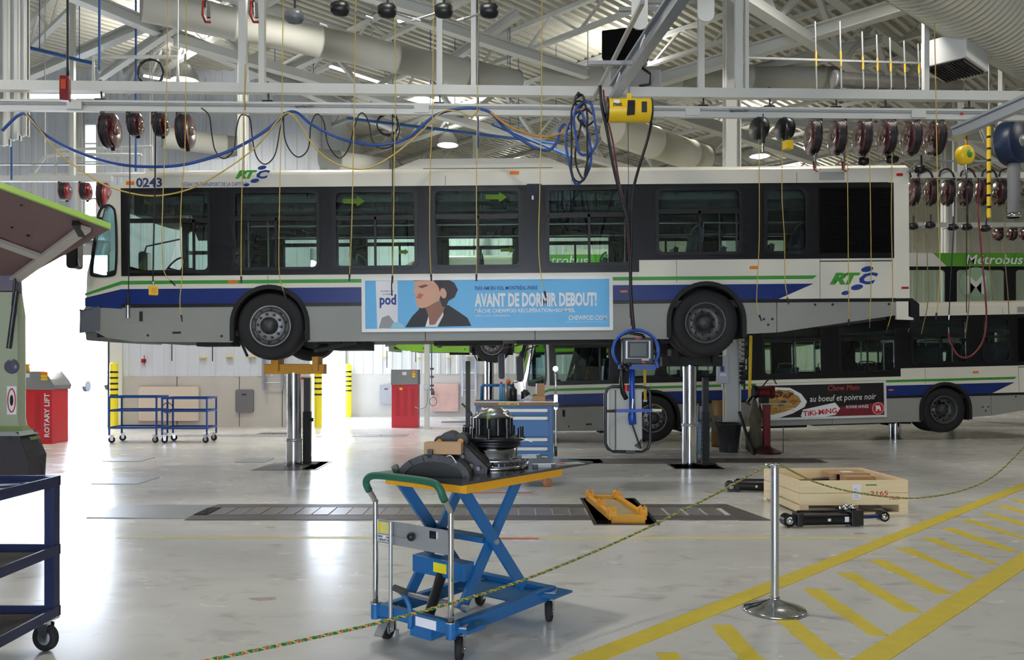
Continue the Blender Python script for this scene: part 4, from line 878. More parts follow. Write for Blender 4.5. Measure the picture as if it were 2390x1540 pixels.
hang('drop_cable', [(303, 300), (303, 450), (301, 600), (300, 682)], 10.7, .007, hosek, 'thin black cord holding the inspection lamp', None, 'cord')
t = thing('inspection_lamp', 'silver and black tube lamp hanging before the blue stripe of the raised bus', 'lamp', P(299, 742, 10.7)); MB().cyl((0, 0, 0), (0, 0, .17), .03, n=14).build('reflector', chrome, t); MB().cyl((0, 0, .17), (0, 0, .33), .028, .014, 14).build('handle', hosek, t)
hang('drop_cable', [(363, 300), (362, 420), (359, 560), (357, 660)], 10.7, .010, hosek, 'black cord holding the yellow socket box before the raised bus', None, 'cord')
t = thing('socket_box', 'yellow socket box hanging before the front wheel side of the raised bus', 'socket box', P(358, 678, 10.7), .5); MB().box(-.055, .055, -.055, .055, -.06, .06).build('housing', yel, t, bev=.008); MB().cyl((0, 0, .06), (0, 0, .12), .016, n=8).build('cord_grip', galv, t); MB().box(-.03, .03, -.06, -.055, -.035, .035).build('socket_cover', yfr, t)
hang('drop_cable', [(1836, 300), (1835, 325)], 11.0, .010, hosek, 'short cord from the cord reel to the yellow socket box', None, 'cord')
t = thing('socket_box', 'yellow socket box hanging above the raised bus roof at the right', 'socket box', P(1839, 339, 11.0), .4); MB().box(-.055, .055, -.05, .05, -.06, .06).build('housing', yel, t, bev=.008); MB().cyl((0, 0, .06), (0, 0, .13), .02, .012, n=8).build('cord_grip', hosek, t)
t = thing('inspection_lamp', 'dark tube lamp hanging under the first black cord reel', 'lamp', P(1781, 355, 11.0)); MB().cyl((0, 0, 0), (0, 0, .12), .014, n=10).build('reflector', chrome, t); MB().cyl((0, 0, .12), (0, 0, .30), .026, n=10).build('handle', hosek, t); MB().cyl((0, 0, .30), (0, 0, .52), .007, n=6).build('cord', hosek, t)
# festoon hoses below the rail
def fest(name, pts, Y, r, m, label): a = P(*pts[0], Y); o = MB().tube(catm([P(u, v, Y+random.uniform(-.03, .03)) for u, v in pts], 6), r, n=7).build(name, m, loc=a, off=a); return tag(o, label, 'hose')
fest('festoon_hose', [(5, 305), (55, 265), (100, 310), (170, 350), (260, 380), (350, 389), (440, 382), (540, 350), (620, 305), (680, 260), (730, 292), (800, 325), (880, 338), (950, 322), (1015, 270), (1080, 253), (1140, 260), (1180, 300), (1240, 340), (1280, 350), (1300, 330), (1308, 300), (1318, 290), (1328, 302)], 10.75, .020, hoseb, 'blue main air hose looping along under the rail')
fest('festoon_hose', [(60, 265), (90, 300), (140, 360), (200, 405), (260, 438), (350, 457), (440, 442), (520, 400), (600, 340), (665, 265), (700, 290), (740, 350), (800, 388), (860, 392), (920, 360), (980, 310), (1030, 262), (1070, 260), (1100, 270), (1120, 255)], 10.7, .010, hosey, 'thin yellow festoon hose sagging deepest across the bus roof')
fest('festoon_hose', [(1145, 262), (1190, 295), (1260, 318), (1310, 310), (1335, 275), (1370, 235)], 10.7, .013, mat('orange_hose', S(200, 140, 50), .5), 'orange hose sagging to the coil under the hoist bridge')
fest('festoon_cable', [(470, 252), (488, 270), (494, 310), (502, 350), (522, 370), (545, 350), (552, 300), (560, 272), (572, 268), (584, 280), (590, 330), (600, 368), (620, 383), (642, 360), (654, 300), (664, 262)], 10.95, .009, hosek, 'thin black cable in two narrow loops left of the front wheel')
fest('festoon_cable', [(662, 262), (664, 320), (680, 355), (700, 366), (720, 345), (726, 290), (740, 266), (756, 285), (765, 335), (790, 368), (812, 350), (826, 300), (838, 268), (850, 266), (862, 290), (868, 325), (885, 345), (915, 340), (932, 305), (925, 270)], 10.95, .009, hosek, 'thin black cable in three loops ending by the small coil')
fest('cable_bundle', [(1352, 215), (1340, 235), (1350, 250), (1362, 238), (1358, 222), (1346, 228)], 10.6, .02, dsteel, 'tangle of fittings at the end of the hoist bridge')
for k, (uc, vc, ru, rv, m, s_) in enumerate(((1352, 330, 22, 95, hosek, 'outer black'), (1366, 300, 27, 62, hoseb, 'upper blue'), (1350, 345, 27, 85, hoseb, 'lower blue'), (1368, 275, 15, 22, hosek, 'small black'), (1360, 350, 14, 70, hosek, 'narrow black'))):
    pts = [P(uc+ru*math.sin(a)+4*math.sin(3*a+k), vc-rv*math.cos(a), 10.1+.03*k+.03*math.sin(a)) for a in [2*PI*i/26 for i in range(53)]]
    a_ = P(uc, vc, 10.1); tag(MB().tube(pts, .017 if 'blue' in s_ else .013, n=6).build('hose_coil', m, loc=a_, off=a_), '%s loop of the hose coil hanging left of the yellow hoist' % s_, 'hose coil', 'coils at the bridge end')
# ---- bridge beam, motor box, yellow hoist
def q3(u, v, z): return PZ(u, v, z)
bz0 = 5.28; a_, b_ = PZ(1432, 215, bz0), PZ(1640, -90, bz0)
t = thing('bridge_beam', 'silver aluminium hoist bridge beam coming forward overhead', 'crane beam', a_)
MB().ibeam(a_, b_, .12, .22, .03).build('beam_profile', alu, t, off=a_)
d_ = (b_-a_).normalized()
MB().bar(a_-d_*.9-Vector((0, 0, .06)), a_+d_*.3-Vector((0, 0, .06)), .10, .06).build('beam_tail', alu, t, off=a_)
for k in (.25, .8): c_ = a_.lerp(b_, k*.6); MB().cbox(c_-a_-Vector((.062, 0, 0)), (.012, .3, .05)).build('maker_label', inkw, t)
for u, v in ((1648, 2), (1493, 22)):
    c_ = PZ(u, v, 5.5); MB().prism(rr(-.09, .09, -.22, .3, .08), (), 0, .02).build('end_plate', offw, t, loc=c_-a_)
a2, b2 = PZ(1385, 232, 5.25), PZ(1500, 5, 5.25)
t = thing('conductor_bar', 'thin steel bar beside the hoist bridge beam on its left', 'bar', a2); MB().bar(a2, b2, .045, .04).build('bar_profile', galv, t, off=a2); 
for (u0, u1, v) in ((1375, 1475, 147), (1445, 1560, 22), (1480, 1630, 4)):
    a = P(u0, v, 9.6); b3 = P(u1, v, 9.6); tag(MB().bar(a, b3, .045).build('cross_arm', galv, loc=a, off=a), 'grey cross arm %s' % {147: 'beneath the black motor box', 22: 'high on the hoist bridge, lower one', 4: 'at the very top of the hoist bridge'}[v], 'bar')
c = P(1460, 113, 11.6); t = thing('motor_box', 'black motor box sitting above the rail behind the bridge beam', 'motor box', c, -.3)
MB().box(-.30, .28, -.25, .25, -.20, .20).build('housing', mat('motor_black', S(10, 10, 12), .8, spec=.1), t, bev=.02); MB().box(.28, .30, -.2, .2, -.15, .18).build('end_cap', dred, t); MB().box(-.32, .30, -.1, .1, -.24, -.20).build('mount', galv, t)
c = P(1470, 200, 11.9); t = thing('drive_unit', 'grey steel drive housing under the black motor box', 'drive unit', c, .1); MB().box(-.36, .38, -.3, .3, -.16, .14).build('housing', gsteel, t, bev=.01); MB().tube([(.1, -.32, .15), (.22, -.36, .05), (.2, -.36, -.1), (.05, -.34, -.12)], .02).build('cable_elbow', hosek, t)
c = P(1468, 258, 9.7); t = thing('chain_hoist', 'yellow cylindrical balancer hoist hanging from the bridge beam', 'hoist', c)
MB().lathe([(0, -.27), (.135, -.27), (.14, -.255), (.14, .255), (.135, .27), (0, .27)], axis='x', n=32).build('drum_body', yel, t)
for s_ in (-1, 1): MB().lathe([(.0, s_*.275), (.13, s_*.275), (.145, s_*.268), (.145, s_*.25), (.141, s_*.25)], axis='x', n=32).build('end_cap', blackp, t)
MB().prism([(-.045, -.10), (.045, -.09), (.05, .075), (-.035, .075)], (), -.155, -.13).build('cable_slot', blackp, t); MB().box(.13, .19, -.15, -.12, -.06, .06).build('data_plate', dsteel, t); MB().box(-.20, -.13, -.14, -.125, .045, .085).build('sticker', inkw, t)
text('STRAND', .05, -.21, .01, t, inkk, y=-.142, width=.11, bold=.002)
MB().prism([(-.03, .12), (.03, .12), (.02, .20), (-.02, .20)], (), -.03, .03).build('suspension_lug', yel, t); MB().cyl((0, 0, .2), (0, 0, .29), .014, n=8).build('hook', chrome, t)
hang('hoist_wire', [(1466, 287), (1467, 450), (1468, 600), (1470, 742)], 9.72, .004, dsteel, 'thin steel wire from the yellow hoist to the console', None, 'wire', k=3)
hang('console_cable', [(1400, 200), (1405, 250), (1418, 310), (1432, 390), (1452, 470), (1466, 530), (1471, 600), (1472, 680), (1479, 768)], 9.75, .021, hosek, 'thick black cable running down to the console from the left', None, 'cable')
hang('console_cable', [(1408, 210), (1414, 260), (1430, 330), (1444, 420), (1460, 500), (1469, 620), (1474, 760)], 9.85, .012, hoser, 'thin reddish cable beside the thick console cable', None, 'cable')
hang('console_cable', [(1521, 285), (1510, 330), (1490, 395), (1477, 450), (1474, 520), (1474, 600)], 9.75, .018, hosek, 'black hose from the right end of the yellow hoist', None, 'cable')
# ---- wheel manipulator with console
Yc = 9.9; c = P(1480, 815, Yc); t = thing('lift_manipulator', 'blue manipulator with round guard, screen and grey box hanging before the rear wheel', 'manipulator', c)
sc_ = F/Yc
def L(u, v, y=0): p = P(u, v, Yc)-c; return Vector((p.x, y, p.z))
MB().tube([L(1484+53*math.cos(a), 818-48*math.sin(a)) for a in [math.radians(-42+i*264/26) for i in range(27)]], .021, n=8).build('guard_ring', mat('guard_blue', S(18, 70, 170), .35), t)
gb = MATS['guard_blue']; gr = MB(); gr.bar(L(1443, 856), L(1530, 858), .035, .05); gr.bar(L(1530, 838), L(1536, 858), .03); gr.build('guard_base', gb, t)
sb_ = MB().box(L(1450, 0).x, L(1522, 0).x, -.12, .02, L(0, 850).z, L(0, 789).z).build('console_box', blackp, t, bev=.012)
MB().box(L(1457, 0).x, L(1514, 0).x, -.13, -.12, L(0, 837).z, L(0, 796).z).build('bezel', galv, sb_); MB().box(L(1461, 0).x, L(1510, 0).x, -.135, -.13, L(0, 836).z, L(0, 797).z).build('bezel_inset', blackp, sb_)
MB().box(L(1467, 0).x, L(1504, 0).x, -.139, -.135, L(0, 831).z, L(0, 802).z).build('screen', mat('screen_grey', S(88, 94, 94), .2), sb_); MB().box(L(1479, 0).x, L(1492, 0).x, -.125, -.12, L(0, 793).z, L(0, 790).z).build('brand_plate', inkr, sb_)
MB().box(L(1494, 0).x, L(1511, 0).x, -.125, -.12, L(0, 841).z, L(0, 838.5).z).build('label_plate', inkw, sb_); MB().cyl(L(1497, 845.5, -.12), L(1497, 845.5, -.145), .018, n=14).build('stop_button', redl, sb_)
fi = MB()
for (u, v) in ((1455, 856), (1465, 850), (1460, 862), (1450, 852)): fi.sphere(L(u, v, -.1), .035, 8, 6)
fi.tube([L(1440, 800, .03), L(1448, 782, .02), L(1466, 776, 0), L(1500, 782, .02), L(1514, 800, .03)], .02); fi.build('fittings', blackp, t)
MB().tube([L(1474, 862, -.03), L(1474, 900, -.03), L(1475, 955, -.03), L(1474, 975, -.04), L(1476, 990, -.04)], [.036, .034, .036, .05, .045], n=14).build('column', gb, t)
MB().cyl(L(1475, 930, -.07), L(1474, 952, -.07), .018, n=10).build('cylinder_rod', chrome, t)
hl = MB().bar(L(1436, 958, -.06), L(1520, 957, -.06), .036).build('handle_bar', gb, t); MB().cyl(L(1520, 957, -.06), L(1542, 957, -.06), .017, n=10).build('grip', mat('grip_pale', S(214, 210, 170), .6), hl); MB().cyl(L(1436, 958, -.06), L(1412, 959, -.06), .02, .014, n=10).build('grip', hosek, hl)
gbx = MB(); gbx.prism([(L(1436, 0).x, 0), (L(1498, 0).x, 0), (L(1498, 0).x, .30), (L(1424, 0).x, .34), (L(1424, 0).x, .05)], (), L(0, 1050).z, L(0, 908).z, 'xy'); gbx.build('grey_box', mat('manip_box', S(176, 178, 172), .45), t, bev=.006)
MB().box(L(1435, 0).x, L(1438, 0).x, -.006, .0, L(0, 1049).z, L(0, 910).z).build('box_edge', blackp, t)
fp = [L(1430, 902, .05), L(1500, 902, .05), L(1514, 906, .05), L(1519, 920, .05), L(1519, 1030, .05), L(1514, 1048, .05), L(1500, 1055, .05), L(1434, 1055, .05), L(1420, 1048, .05), L(1414, 1035, .05), L(1414, 920, .05), L(1420, 906, .05)]
MB().tube(fp, .019, closed=True, n=8).build('tube_frame', mat('frame_black', S(26, 28, 36), .3), t); MB().cbox(L(1472, 1053, .05), (.11, .06, .07)).build('foot_clamp', blackp, t)
MB().tube([L(1452, 862, -.06), L(1448, 890, -.1), L(1452, 915, -.08), L(1460, 930, -.05)], .03, n=8).build('cable_loom', blackp, t); MB().cyl(L(1459, 898, -.1), L(1459, 912, -.1), .028, n=12).build('coupling', redl, t); MB().tube([L(1466, 965, -.05), L(1478, 1000, -.05), L(1490, 1035, -.05), L(1497, 1046, -.03)], .01).build('air_line', hosek, t)
MB().prism([(L(1480, 0).x, L(0, 1040).z), (L(1497, 0).x, L(0, 1024).z), (L(1494, 0).x, L(0, 1048).z)], (), -.04, 0).build('foot_bracket', blackp, t)
# ---- oil guns hanging at the top edge
for k, (u, v, kind, dx) in enumerate(((480, 30, 'red', 1), (592, 30, 'red', 1), (688, 38, 'ball', 1), (795, 20, 'ball', 1), (905, 25, 'ball', 1), (1037, 25, 'ball', -1), (1143, 25, 'ball', -1))):
    Y = 8.2; c = P(u, v, Y)
    t = thing('oil_gun' if kind == 'ball' else 'grease_gun', ('black oil gun with steel spout hanging at the top edge, %s of five' % ORD[k-2]) if kind == 'ball' else 'red and silver grease handle at the top edge, %s of two' % ORD[k], 'oil gun', c, 0, 'guns hanging at the top edge')
    if kind == 'ball':
        MB().lathe([(0, -.10), (.05, -.095), (.07, -.06), (.078, 0), (.07, .06), (.04, .085), (0, .09)], axis='x', n=18).build('body', mat('gun_grey', S(96, 98, 102), .35) if k == 2 else blackp, t)
        MB().cyl((dx*.07, 0, -.02), (dx*.26, -.02, -.09), .012, n=8).build('spout', chrome, t); MB().cyl((dx*.26, -.02, -.09), (dx*.33, -.02, -.11), .018, .014, n=8).build('nozzle', galv, t)
    else:
        MB().tube([(-.02, 0, .12), (-.03, 0, -.02), (.0, 0, -.09), (.05, 0, -.09)], .016).build('handle', mat('gun_red', S(130, 30, 34), .35), t); MB().cyl((.02, 0, .1), (.03, 0, -.05), .02, n=10).build('barrel', chrome, t)
    MB().cyl((0, 0, .06), (0, 0, .8), .012, n=6).build('hose', hosek, t)
# lamp heads hanging lower at the right
for k, (u, v, Y) in enumerate(((2018, 376, 11.4), (2083, 372, 11.4), (2150, 395, 11.5), (2132, 528, 15.2), (2172, 525, 15.2), (2225, 530, 15.2), (2258, 530, 15.2), (2302, 533, 15.2))):
    c = P(u, v, Y); t = thing('oil_gun', 'black oil gun hanging at the right, %s from the left%s' % (ORD[k if k < 3 else k-3], ' above the raised bus' if k < 3 else ' in the lower far row'), 'oil gun', c, 0, 'guns hanging at the right')
    s_ = 1 if k < 3 else 1.1
    MB().lathe([(0, -.09*s_), (.05*s_, -.08*s_), (.065*s_, 0), (.04*s_, .07*s_), (0, .08*s_)], axis='x', n=14).build('body', blackp, t); MB().cyl((0, 0, .04), (0, 0, .2), .016, n=6).build('hose', hosek, t); MB().cyl((-.05, 0, .0), (-.2, 0, -.04), .009, n=6).build('spout', chrome, t)
for k, (u, sh) in enumerate(((1903, 0), (1970, 0))):
    c = P(u, 390, 11.3); t = thing('grease_gun', '%s silver grease handle hooked above the roof grille of the raised bus' % ORD[k], 'oil gun', c, 0, 'grease handles over the bus roof'); MB().cyl((0, 0, .2), (0, 0, -.02), .02, .015, 10).build('barrel', chrome, t); MB().tube([(-.03, 0, .08), (-.02, 0, -.03), (.03, 0, -.06), (.06, 0, -.02)], .011).build('handle', MATS['gun_red'], t)
# copper drops above right reels
for k, u in enumerate((1902, 1960, 2012, 2046, 2077, 2110, 2143)):
    Y = 12.2; a = P(u, 60+7*k if k > 1 else 50, Y); b_ = P(u+4, 205, Y); t = thing('supply_pipe', '%s supply pipe drop with yellow valve above the right reels' % ORD[k], 'pipe', b_, 0, 'supply pipe drops'); MB().cyl(b_, a, .013, n=8).build('pipe', galv, t, off=b_)
    MB().cyl(a.lerp(b_, .45), a.lerp(b_, .68), .018, n=8).build('valve', mat('valve_ochre', S(196, 160, 60), .45), t, off=b_); MB().tube(catm([b_, b_+Vector((-.02, 0, -.12)), b_+Vector((.03, 0, -.2))], 3), .02).build('hose', hosek, t, off=b_)
a = P(1740, 135, 12.2); b_ = P(2160, 148, 12.2); tag(MB().bar(a, b_, .03).build('pipe_run', galv, loc=a, off=a), 'thin horizontal pipe tying the supply drops together', 'pipe')
# spring balancer
c = P(2252, 362, 10.6); t = thing('spring_balancer', 'round yellow spring balancer hanging under the right aluminium beam', 'balancer', c, .35)
MB().lathe([(0, -.07), (.09, -.07), (.125, -.045), (.125, .045), (.09, .07), (0, .07)], axis='y', n=24).build('housing', yel, t); MB().lathe([(0, -.075), (.045, -.075), (.05, -.07)], axis='y', n=16).build('badge', green, t); MB().tube([(0, 0, .12), (.02, 0, .17), (0, 0, .2)], .014).build('hook', yfr, t); MB().cyl((0, 0, -.12), (0, 0, -.26), .012, .02, n=8).build('lower_hook', chrome, t)
hang('drop_cable', [(2256, 420), (2258, 470), (2258, 505)], 10.6, .012, hosek, 'black cord below the yellow spring balancer', None, 'cord')
a, b_ = P(2224, 312, 10.4), P(2560, 165, 9.0); t = thing('jib_beam', 'grey aluminium jib beam rising to the right edge', 'crane beam', a); MB().ibeam(a, b_, .10, .16, .03).build('beam_profile', alu, t, off=a)
for k_ in (.95,): c_ = a.lerp(b_, k_)-a; MB().bar(c_+Vector((0, 0, .06)), Vector((c_.x, c_.y, ZR-.45-a.z)), .05).build('hanger_post', offw, t)
# striped pole, blue exhaust reel, flexible duct
a, b_ = P(2304, 290, 12.6), P(2308, 508, 12.6); t = thing('striped_pole', 'yellow and black striped drop pole at the right', 'pole', b_)
n = 17; pos = 0
L_ = (a-b_).z; MB().cyl((0, 0, L_), (0, 0, ZR-.45-b_.z), .012, n=6).build('drop_rod', galv, t)
for i in range(8):
    z0 = L_*i/8; MB().cyl((0, 0, z0), (0, 0, z0+L_/8*.8), .03, n=14).build('yellow_band', yel, t); MB().cyl((0, 0, z0+L_/8*.8), (0, 0, z0+L_/8), .0305, n=14).build('black_band', blackp, t)
c = P(2366, 332, 13.2); t = thing('exhaust_reel', 'large dark blue exhaust hose reel at the right edge', 'hose reel', c, .5)
MB().lathe([(0, -.14), (.34, -.14), (.36, -.12), (.36, .12), (.34, .14), (0, .14)], axis='y', n=30).build('drum', mat('reel_navy', S(24, 42, 74), .4), t)
MB().lathe([(.0, -.16), (.09, -.16), (.1, -.14)], axis='y', n=16).build('hub', galv, t); MB().bar((0, .2, 0), (0, .2, ZR-.45-c.z), .07).build('hanger_post', offw, t); MB().box(-.05, .05, .12, .24, -.05, .05).build('axle_bracket', galv, t)
c = P(2366, 505, 13.2); t = thing('exhaust_hose', 'grey ribbed exhaust hose hanging from the blue reel', 'exhaust hose', c)
pr = []
for i in range(26): pr += [(.085, i*.045), (.096, i*.045+.02)]
MB().lathe(pr, n=18).build('hose', mat('ribbed_grey', S(120, 122, 124), .6), t); MB().lathe([(.09, -.02), (.105, -.02), (.105, .05), (.09, .05)], n=18).build('cuff', chrome, t)
a = P(2300, 290, 13.6); t = thing('exhaust_elbow', 'silver flexible elbow duct left of the blue reel', 'air duct', a); MB().tube(catm([Vector((0, 0, 0)), P(2325, 345, 13.6)-a, P(2345, 355, 13.6)-a, P(2362, 340, 13.6)-a], 5), .12, n=14).build('duct_pipe', mat('foil_elbow', S(150, 146, 140), .35, .6, noise=.3), t)
# lamps of the hall
for k, (x, y, pw) in enumerate(LAMPS):
    t = thing('high_bay_lamp', 'high bay lamp under the roof, %s' % ['beyond the left edge', 'above the frame near the middle', 'above the frame at the right', 'glowing above the far left reels', 'just above the frame by the grey duct', 'above the frame behind the bridge', 'inside the glare of the spiral duct', 'beyond the left edge further back', 'glowing behind the roof unit of the bus', 'glowing right of the white column', 'beyond the right edge', 'low and distant in the middle', 'low and distant at the right', 'added as fill, half hidden by the drive housing'][k], 'lamp', (x, y, 7.75))
    MB().lathe([(.30, 0), (.26, .16), (.14, .34), (.08, .36)], n=22).build('reflector', galv, t); MB().cyl((0, 0, .36), (0, 0, 1.45), .02, n=6).build('stem', galv, t); MB().sphere((0, 0, .10), .24, 14, 8, (1, 1, .7)).build('bulb', lampm, t)
for k, (u0, v0, u1, v1, z) in enumerate(((335, 172, 455, 196, 8.3), (770, 150, 1010, 230, 8.4), (930, 45, 1010, 20, 8.4))):
    a, b_ = PZ(u0, v0, z), PZ(u1, v1, z); t = thing('strip_light', '%s fluorescent strip against the roof deck' % ['long left', 'middle', 'short upper'][k], 'light', a); MB().bar(a, b_, .14, .06).cyl(a.lerp(b_, .5), a.lerp(b_, .5)+Vector((0, 0, ZR-.45-a.z)), .01, n=5).build('fitting', white, t, off=a); MB().bar(a-Vector((0, 0, .05)), b_-Vector((0, 0, .05)), .06, .03).build('tube', tubem, t, off=a)
# blue pipes along the roof
bp_ = mat('blue_pipe', S(34, 82, 148), .5)
for k, (u0, v0, u1, v1, z) in enumerate(((60, 110, 215, 148, 7.2), (380, 85, 445, 110, 7.8), (610, 150, 760, 190, 7.8), (810, 276, 1300, 335, 6.9), (1150, 290, 1330, 365, 6.6), (985, 250, 1080, 272, 7.2))):
    a, b_ = PZ(u0, v0, z), PZ(u1, v1, z); pm = MB().cyl(a, b_, .035, n=8)
    for q_ in (.2, .8): c_ = a.lerp(b_, q_); pm.cyl(c_, Vector((c_.x, c_.y, ZR-.45)), .008, n=5)
    tag(pm.build('air_pipe', bp_, loc=a, off=a), 'blue compressed air pipe along the roof steel, %s' % ['far left', 'second from left', 'above the long beam', 'behind the small coil', 'right of the glowing lamp', 'short one in the middle'][k], 'pipe')
for k, (u, v0, v1, Y) in enumerate(((232, -60, 165, 12.0), (317, 250, 400, 14.5), (27, 270, 420, 14.5), (1115, 250, 345, 12))):
    a, b_ = P(u, v1, Y), P(u, v0, Y); b_.z = ZR-.45; tag(MB().cyl(a, b_, .018, n=8).build('air_pipe', bp_, loc=a, off=a), 'vertical blue air pipe drop, %s' % ['upper left', 'between the left reels', 'at the left edge', 'in the middle'][k], 'pipe')
# catwalk frames upper left
for k, (pts, Y, r, lab) in enumerate((([(218, 195), (218, 133), (415, 133), (415, 195)], 12.4, .03, 'grey pipe frame above the rail at the left'), ([(130, 410), (130, 350), (355, 342), (355, 400)], 15.6, .03, 'white pipe frame over the far left reels'), ([(75, 460), (80, 400), (105, 366), (150, 360), (330, 362)], 15.9, .035, 'bent white tube frame at the far left'), ([(70, 408), (350, 408)], 15.7, .04, 'level white bar over the far left reels'))):
    a = P(*pts[0], Y); m_ = P(*pts[len(pts)//2], Y); tag(MB().tube([P(u, v, Y) for u, v in pts], r, n=8).cyl(m_, Vector((m_.x, m_.y, ZR-.45)), .012, n=6).build('tube_rack', offw, loc=a, off=a), lab, 'frame')
# ================================================================== FLOOR THINGS
def caster(parent, x, y, r=.062, rot=0, ztop=.19, m=rubber, w=.035, braked=False, name='caster'):
    """swivel caster, contact with the floor under x, y"""
    c, s = math.cos(rot), math.sin(rot)
    f = MB(); f.cbox((0, 0, ztop-.008), (.10, .09, .012)); f.cyl((0, 0, ztop-.04), (0, 0, ztop-.01), .03, n=12)
    for k in (-1, 1): f.prism([(-.035, ztop-.03), (.035, ztop-.03), (.022, r-.02), (-.018, r-.02)], (), k*(w/2+.008)-.002, k*(w/2+.008)+.002)
    f.cyl((0, -w/2-.012, r), (0, w/2+.012, r), .009, n=8)
    o = f.build(name, chrome, parent, loc=(x, y, 0)); o.rotation_euler = (0, 0, rot)
    MB().lathe([(r*.55, -w/2), (r*.93, -w/2), (r, -w*.3), (r, w*.3), (r*.93, w/2), (r*.55, w/2)], c=(0, 0, r), axis='y', n=24).build('wheel', m, o)
    MB().lathe([(0, -w*.42), (r*.56, -w*.42), (r*.56, w*.42), (0, w*.42)], c=(0, 0, r), axis='y', n=18).build('wheel_disc', gsteel, o)
    if braked:
        b_ = MB(); b_.bar((-.02, 0, .12), (-.10, 0, .045), .05, .012); b_.cyl((.07, 0, .16), (.07, 0, .03), .014, n=10); b_.cyl((.07, 0, .0), (.07, 0, .035), .028, n=12); b_.build('floor_brake', galv, o)
    return o
# ---------------------------------------------------------------- scissor lift table
RT = math.atan2(.79, .61); A0 = Vector((-.278, 4.31, 0))
T = thing('lift_table', 'blue scissor lift table on casters, yellow top frame and steel plate, in the foreground', 'lift table', A0, RT)
MB().prism([(-.02, -.03), (1.235, -.06), (1.235, .62), (-.0, .66)], (), .930, .945, 'xy').build('steel_plate', mat('scratched_plate', S(112, 112, 114), .22, .85, noise=.3, scale=14), T)
yf = MB()
for (x0, x1, y0, y1) in ((.05, .97, .0, .02), (.05, .97, .60, .62), (.05, .07, .02, .60), (.95, .97, .02, .60)): yf.box(x0, x1, y0, y1, .875, .930)
yf.box(.07, .95, .02, .60, .918, .930); yf.build('top_frame', yfr, T, bev=.003)
bl = bcart
def arm(name, x0, z0, x1, z1, y): o = MB().bar((x0, y, z0), (x1, y, z1), .022, .072, up=(0, 0, 1)).build(name, bl, T, bev=.002); return o
for y in (.075, .545): arm('scissor_arm', .10, .895, .66, .235, y)
for y in (.105, .515): arm('scissor_arm', .13, .215, .66, .895, y)
MB().cyl((.385, .05, .555), (.385, .57, .555), .016, n=12).build('pivot_pin', galv, T)
MB().cyl((.13, .06, .235), (.13, .56, .235), .016, n=12).build('pivot_pin', galv, T)
MB().box(.335, .435, .12, .50, .545, .575).build('torsion_bar', bl, T)
MB().box(.16, .25, .11, .51, .36, .46).build('cross_channel', bl, T, bev=.004); MB().box(.157, .160, .24, .34, .385, .44).build('warning_label', mat('label_yellow', S(236, 220, 40), .5), T)
for y in (.0, .54): MB().bar((-.06, y+.02, .165), (.90, y+.02, .165), .045, .075).build('base_rail', bl, T, bev=.004)
MB().box(-.075, -.025, -.03, .60, .15, .215).build('base_cross', bl, T, bev=.004); MB().box(.84, .90, 0, .62, .14, .20).build('base_cross', bl, T); MB().box(.55, .84, .10, .52, .165, .172).build('base_tray', bl, T)
MB().box(-.079, -.075, .10, .25, .155, .205).build('rating_plate', inkw, T)
for y0 in (-.11, .60): MB().prism([(.72, y0 if y0 < 0 else y0), (.92, y0), (.92, y0+.13), (.72, y0+.13)], (), .175, .187, 'xy').build('caster_bracket', bl, T)
MB().prism([(-.05, -.10), (.10, -.10), (.12, .02), (-.05, .02)], (), .165, .185, 'xy').build('caster_bracket', bl, T)
caster(T, .0, .0, rot=-RT+1.45, braked=False); caster(T, .0, .55, rot=.25, braked=True); caster(T, .83, .0, rot=.45); caster(T, .83, .55, rot=.3)
# push handle
hp = [(-.07, 0, .19), (-.07, 0, .74), (-.075, 0, .80), (-.13, 0, .88), (-.145, .01, .925), (-.15, .07, .955), (-.15, .32, .96), (-.15, .50, .955), (-.145, .565, .925), (-.13, .575, .88), (-.075, .575, .80), (-.07, .575, .74), (-.07, .575, .19)]
sm = catm([Vector(p) for p in hp], 4)
ht = MB().tube(sm, .0155, n=12).build('push_handle', chrome, T)
gi = [p for p in sm if p.z > .86]; MB().tube(gi, .0205, n=12).build('grip', mat('grip_green', S(26, 92, 70), .55), ht)
for y in (0, .575): MB().cyl((-.07, y, .13), (-.07, y, .215), .026, n=14).build('handle_socket', bl, T); MB().cyl((-.07, y, .215), (-.07, y, .222), .03, n=14).build('collar', chrome, T)
pn = MB().box(-.068, -.060, .012, .562, .565, .695).build('handle_panel', galv, T, bev=.002)
MB().box(-.071, -.068, .46, .55, .62, .685).build('warning_sticker', mat('sticker_cream', S(206, 200, 120), .5), pn); MB().box(-.0715, -.068, .53, .55, .625, .68).build('sticker_band', yel, pn)
lb = MB().box(-.071, -.068, .43, .555, .575, .612).build('capacity_label', inkw, pn)
Mx = Matrix.Rotation(-PI/2, 4, 'Z')
def side_text(body, size, y0, z0, parent, m, width=None, x=-.0725):
    o = text(body, size, 0, 0, parent, m, y=0, width=width, bold=.0006, depth=.001); o.data.transform(Matrix.Rotation(-PI/2, 4, 'Z')); o.data.transform(Matrix.Translation((x, y0, z0))); return o
side_text('MAX     1100LBS', .016, .55, .596, lb, inkk, .12); side_text('CAPACITY 500KG', .016, .55, .579, lb, inkk, .12)
MB().sphere((-.092, .27, .635), .024, 14, 10).build('knob', blackp, pn); MB().box(-.075, -.068, .10, .15, .64, .68).build('latch', chrome, pn)
MB().cyl((-.10, .42, .16), (-.10, .42, .70), .011, n=10).build('release_rod', galv, T); MB().tube([(-.10, .42, .62), (-.09, .34, .615), (-.09, .28, .62)], .003, n=5).build('release_wire', galv, T)
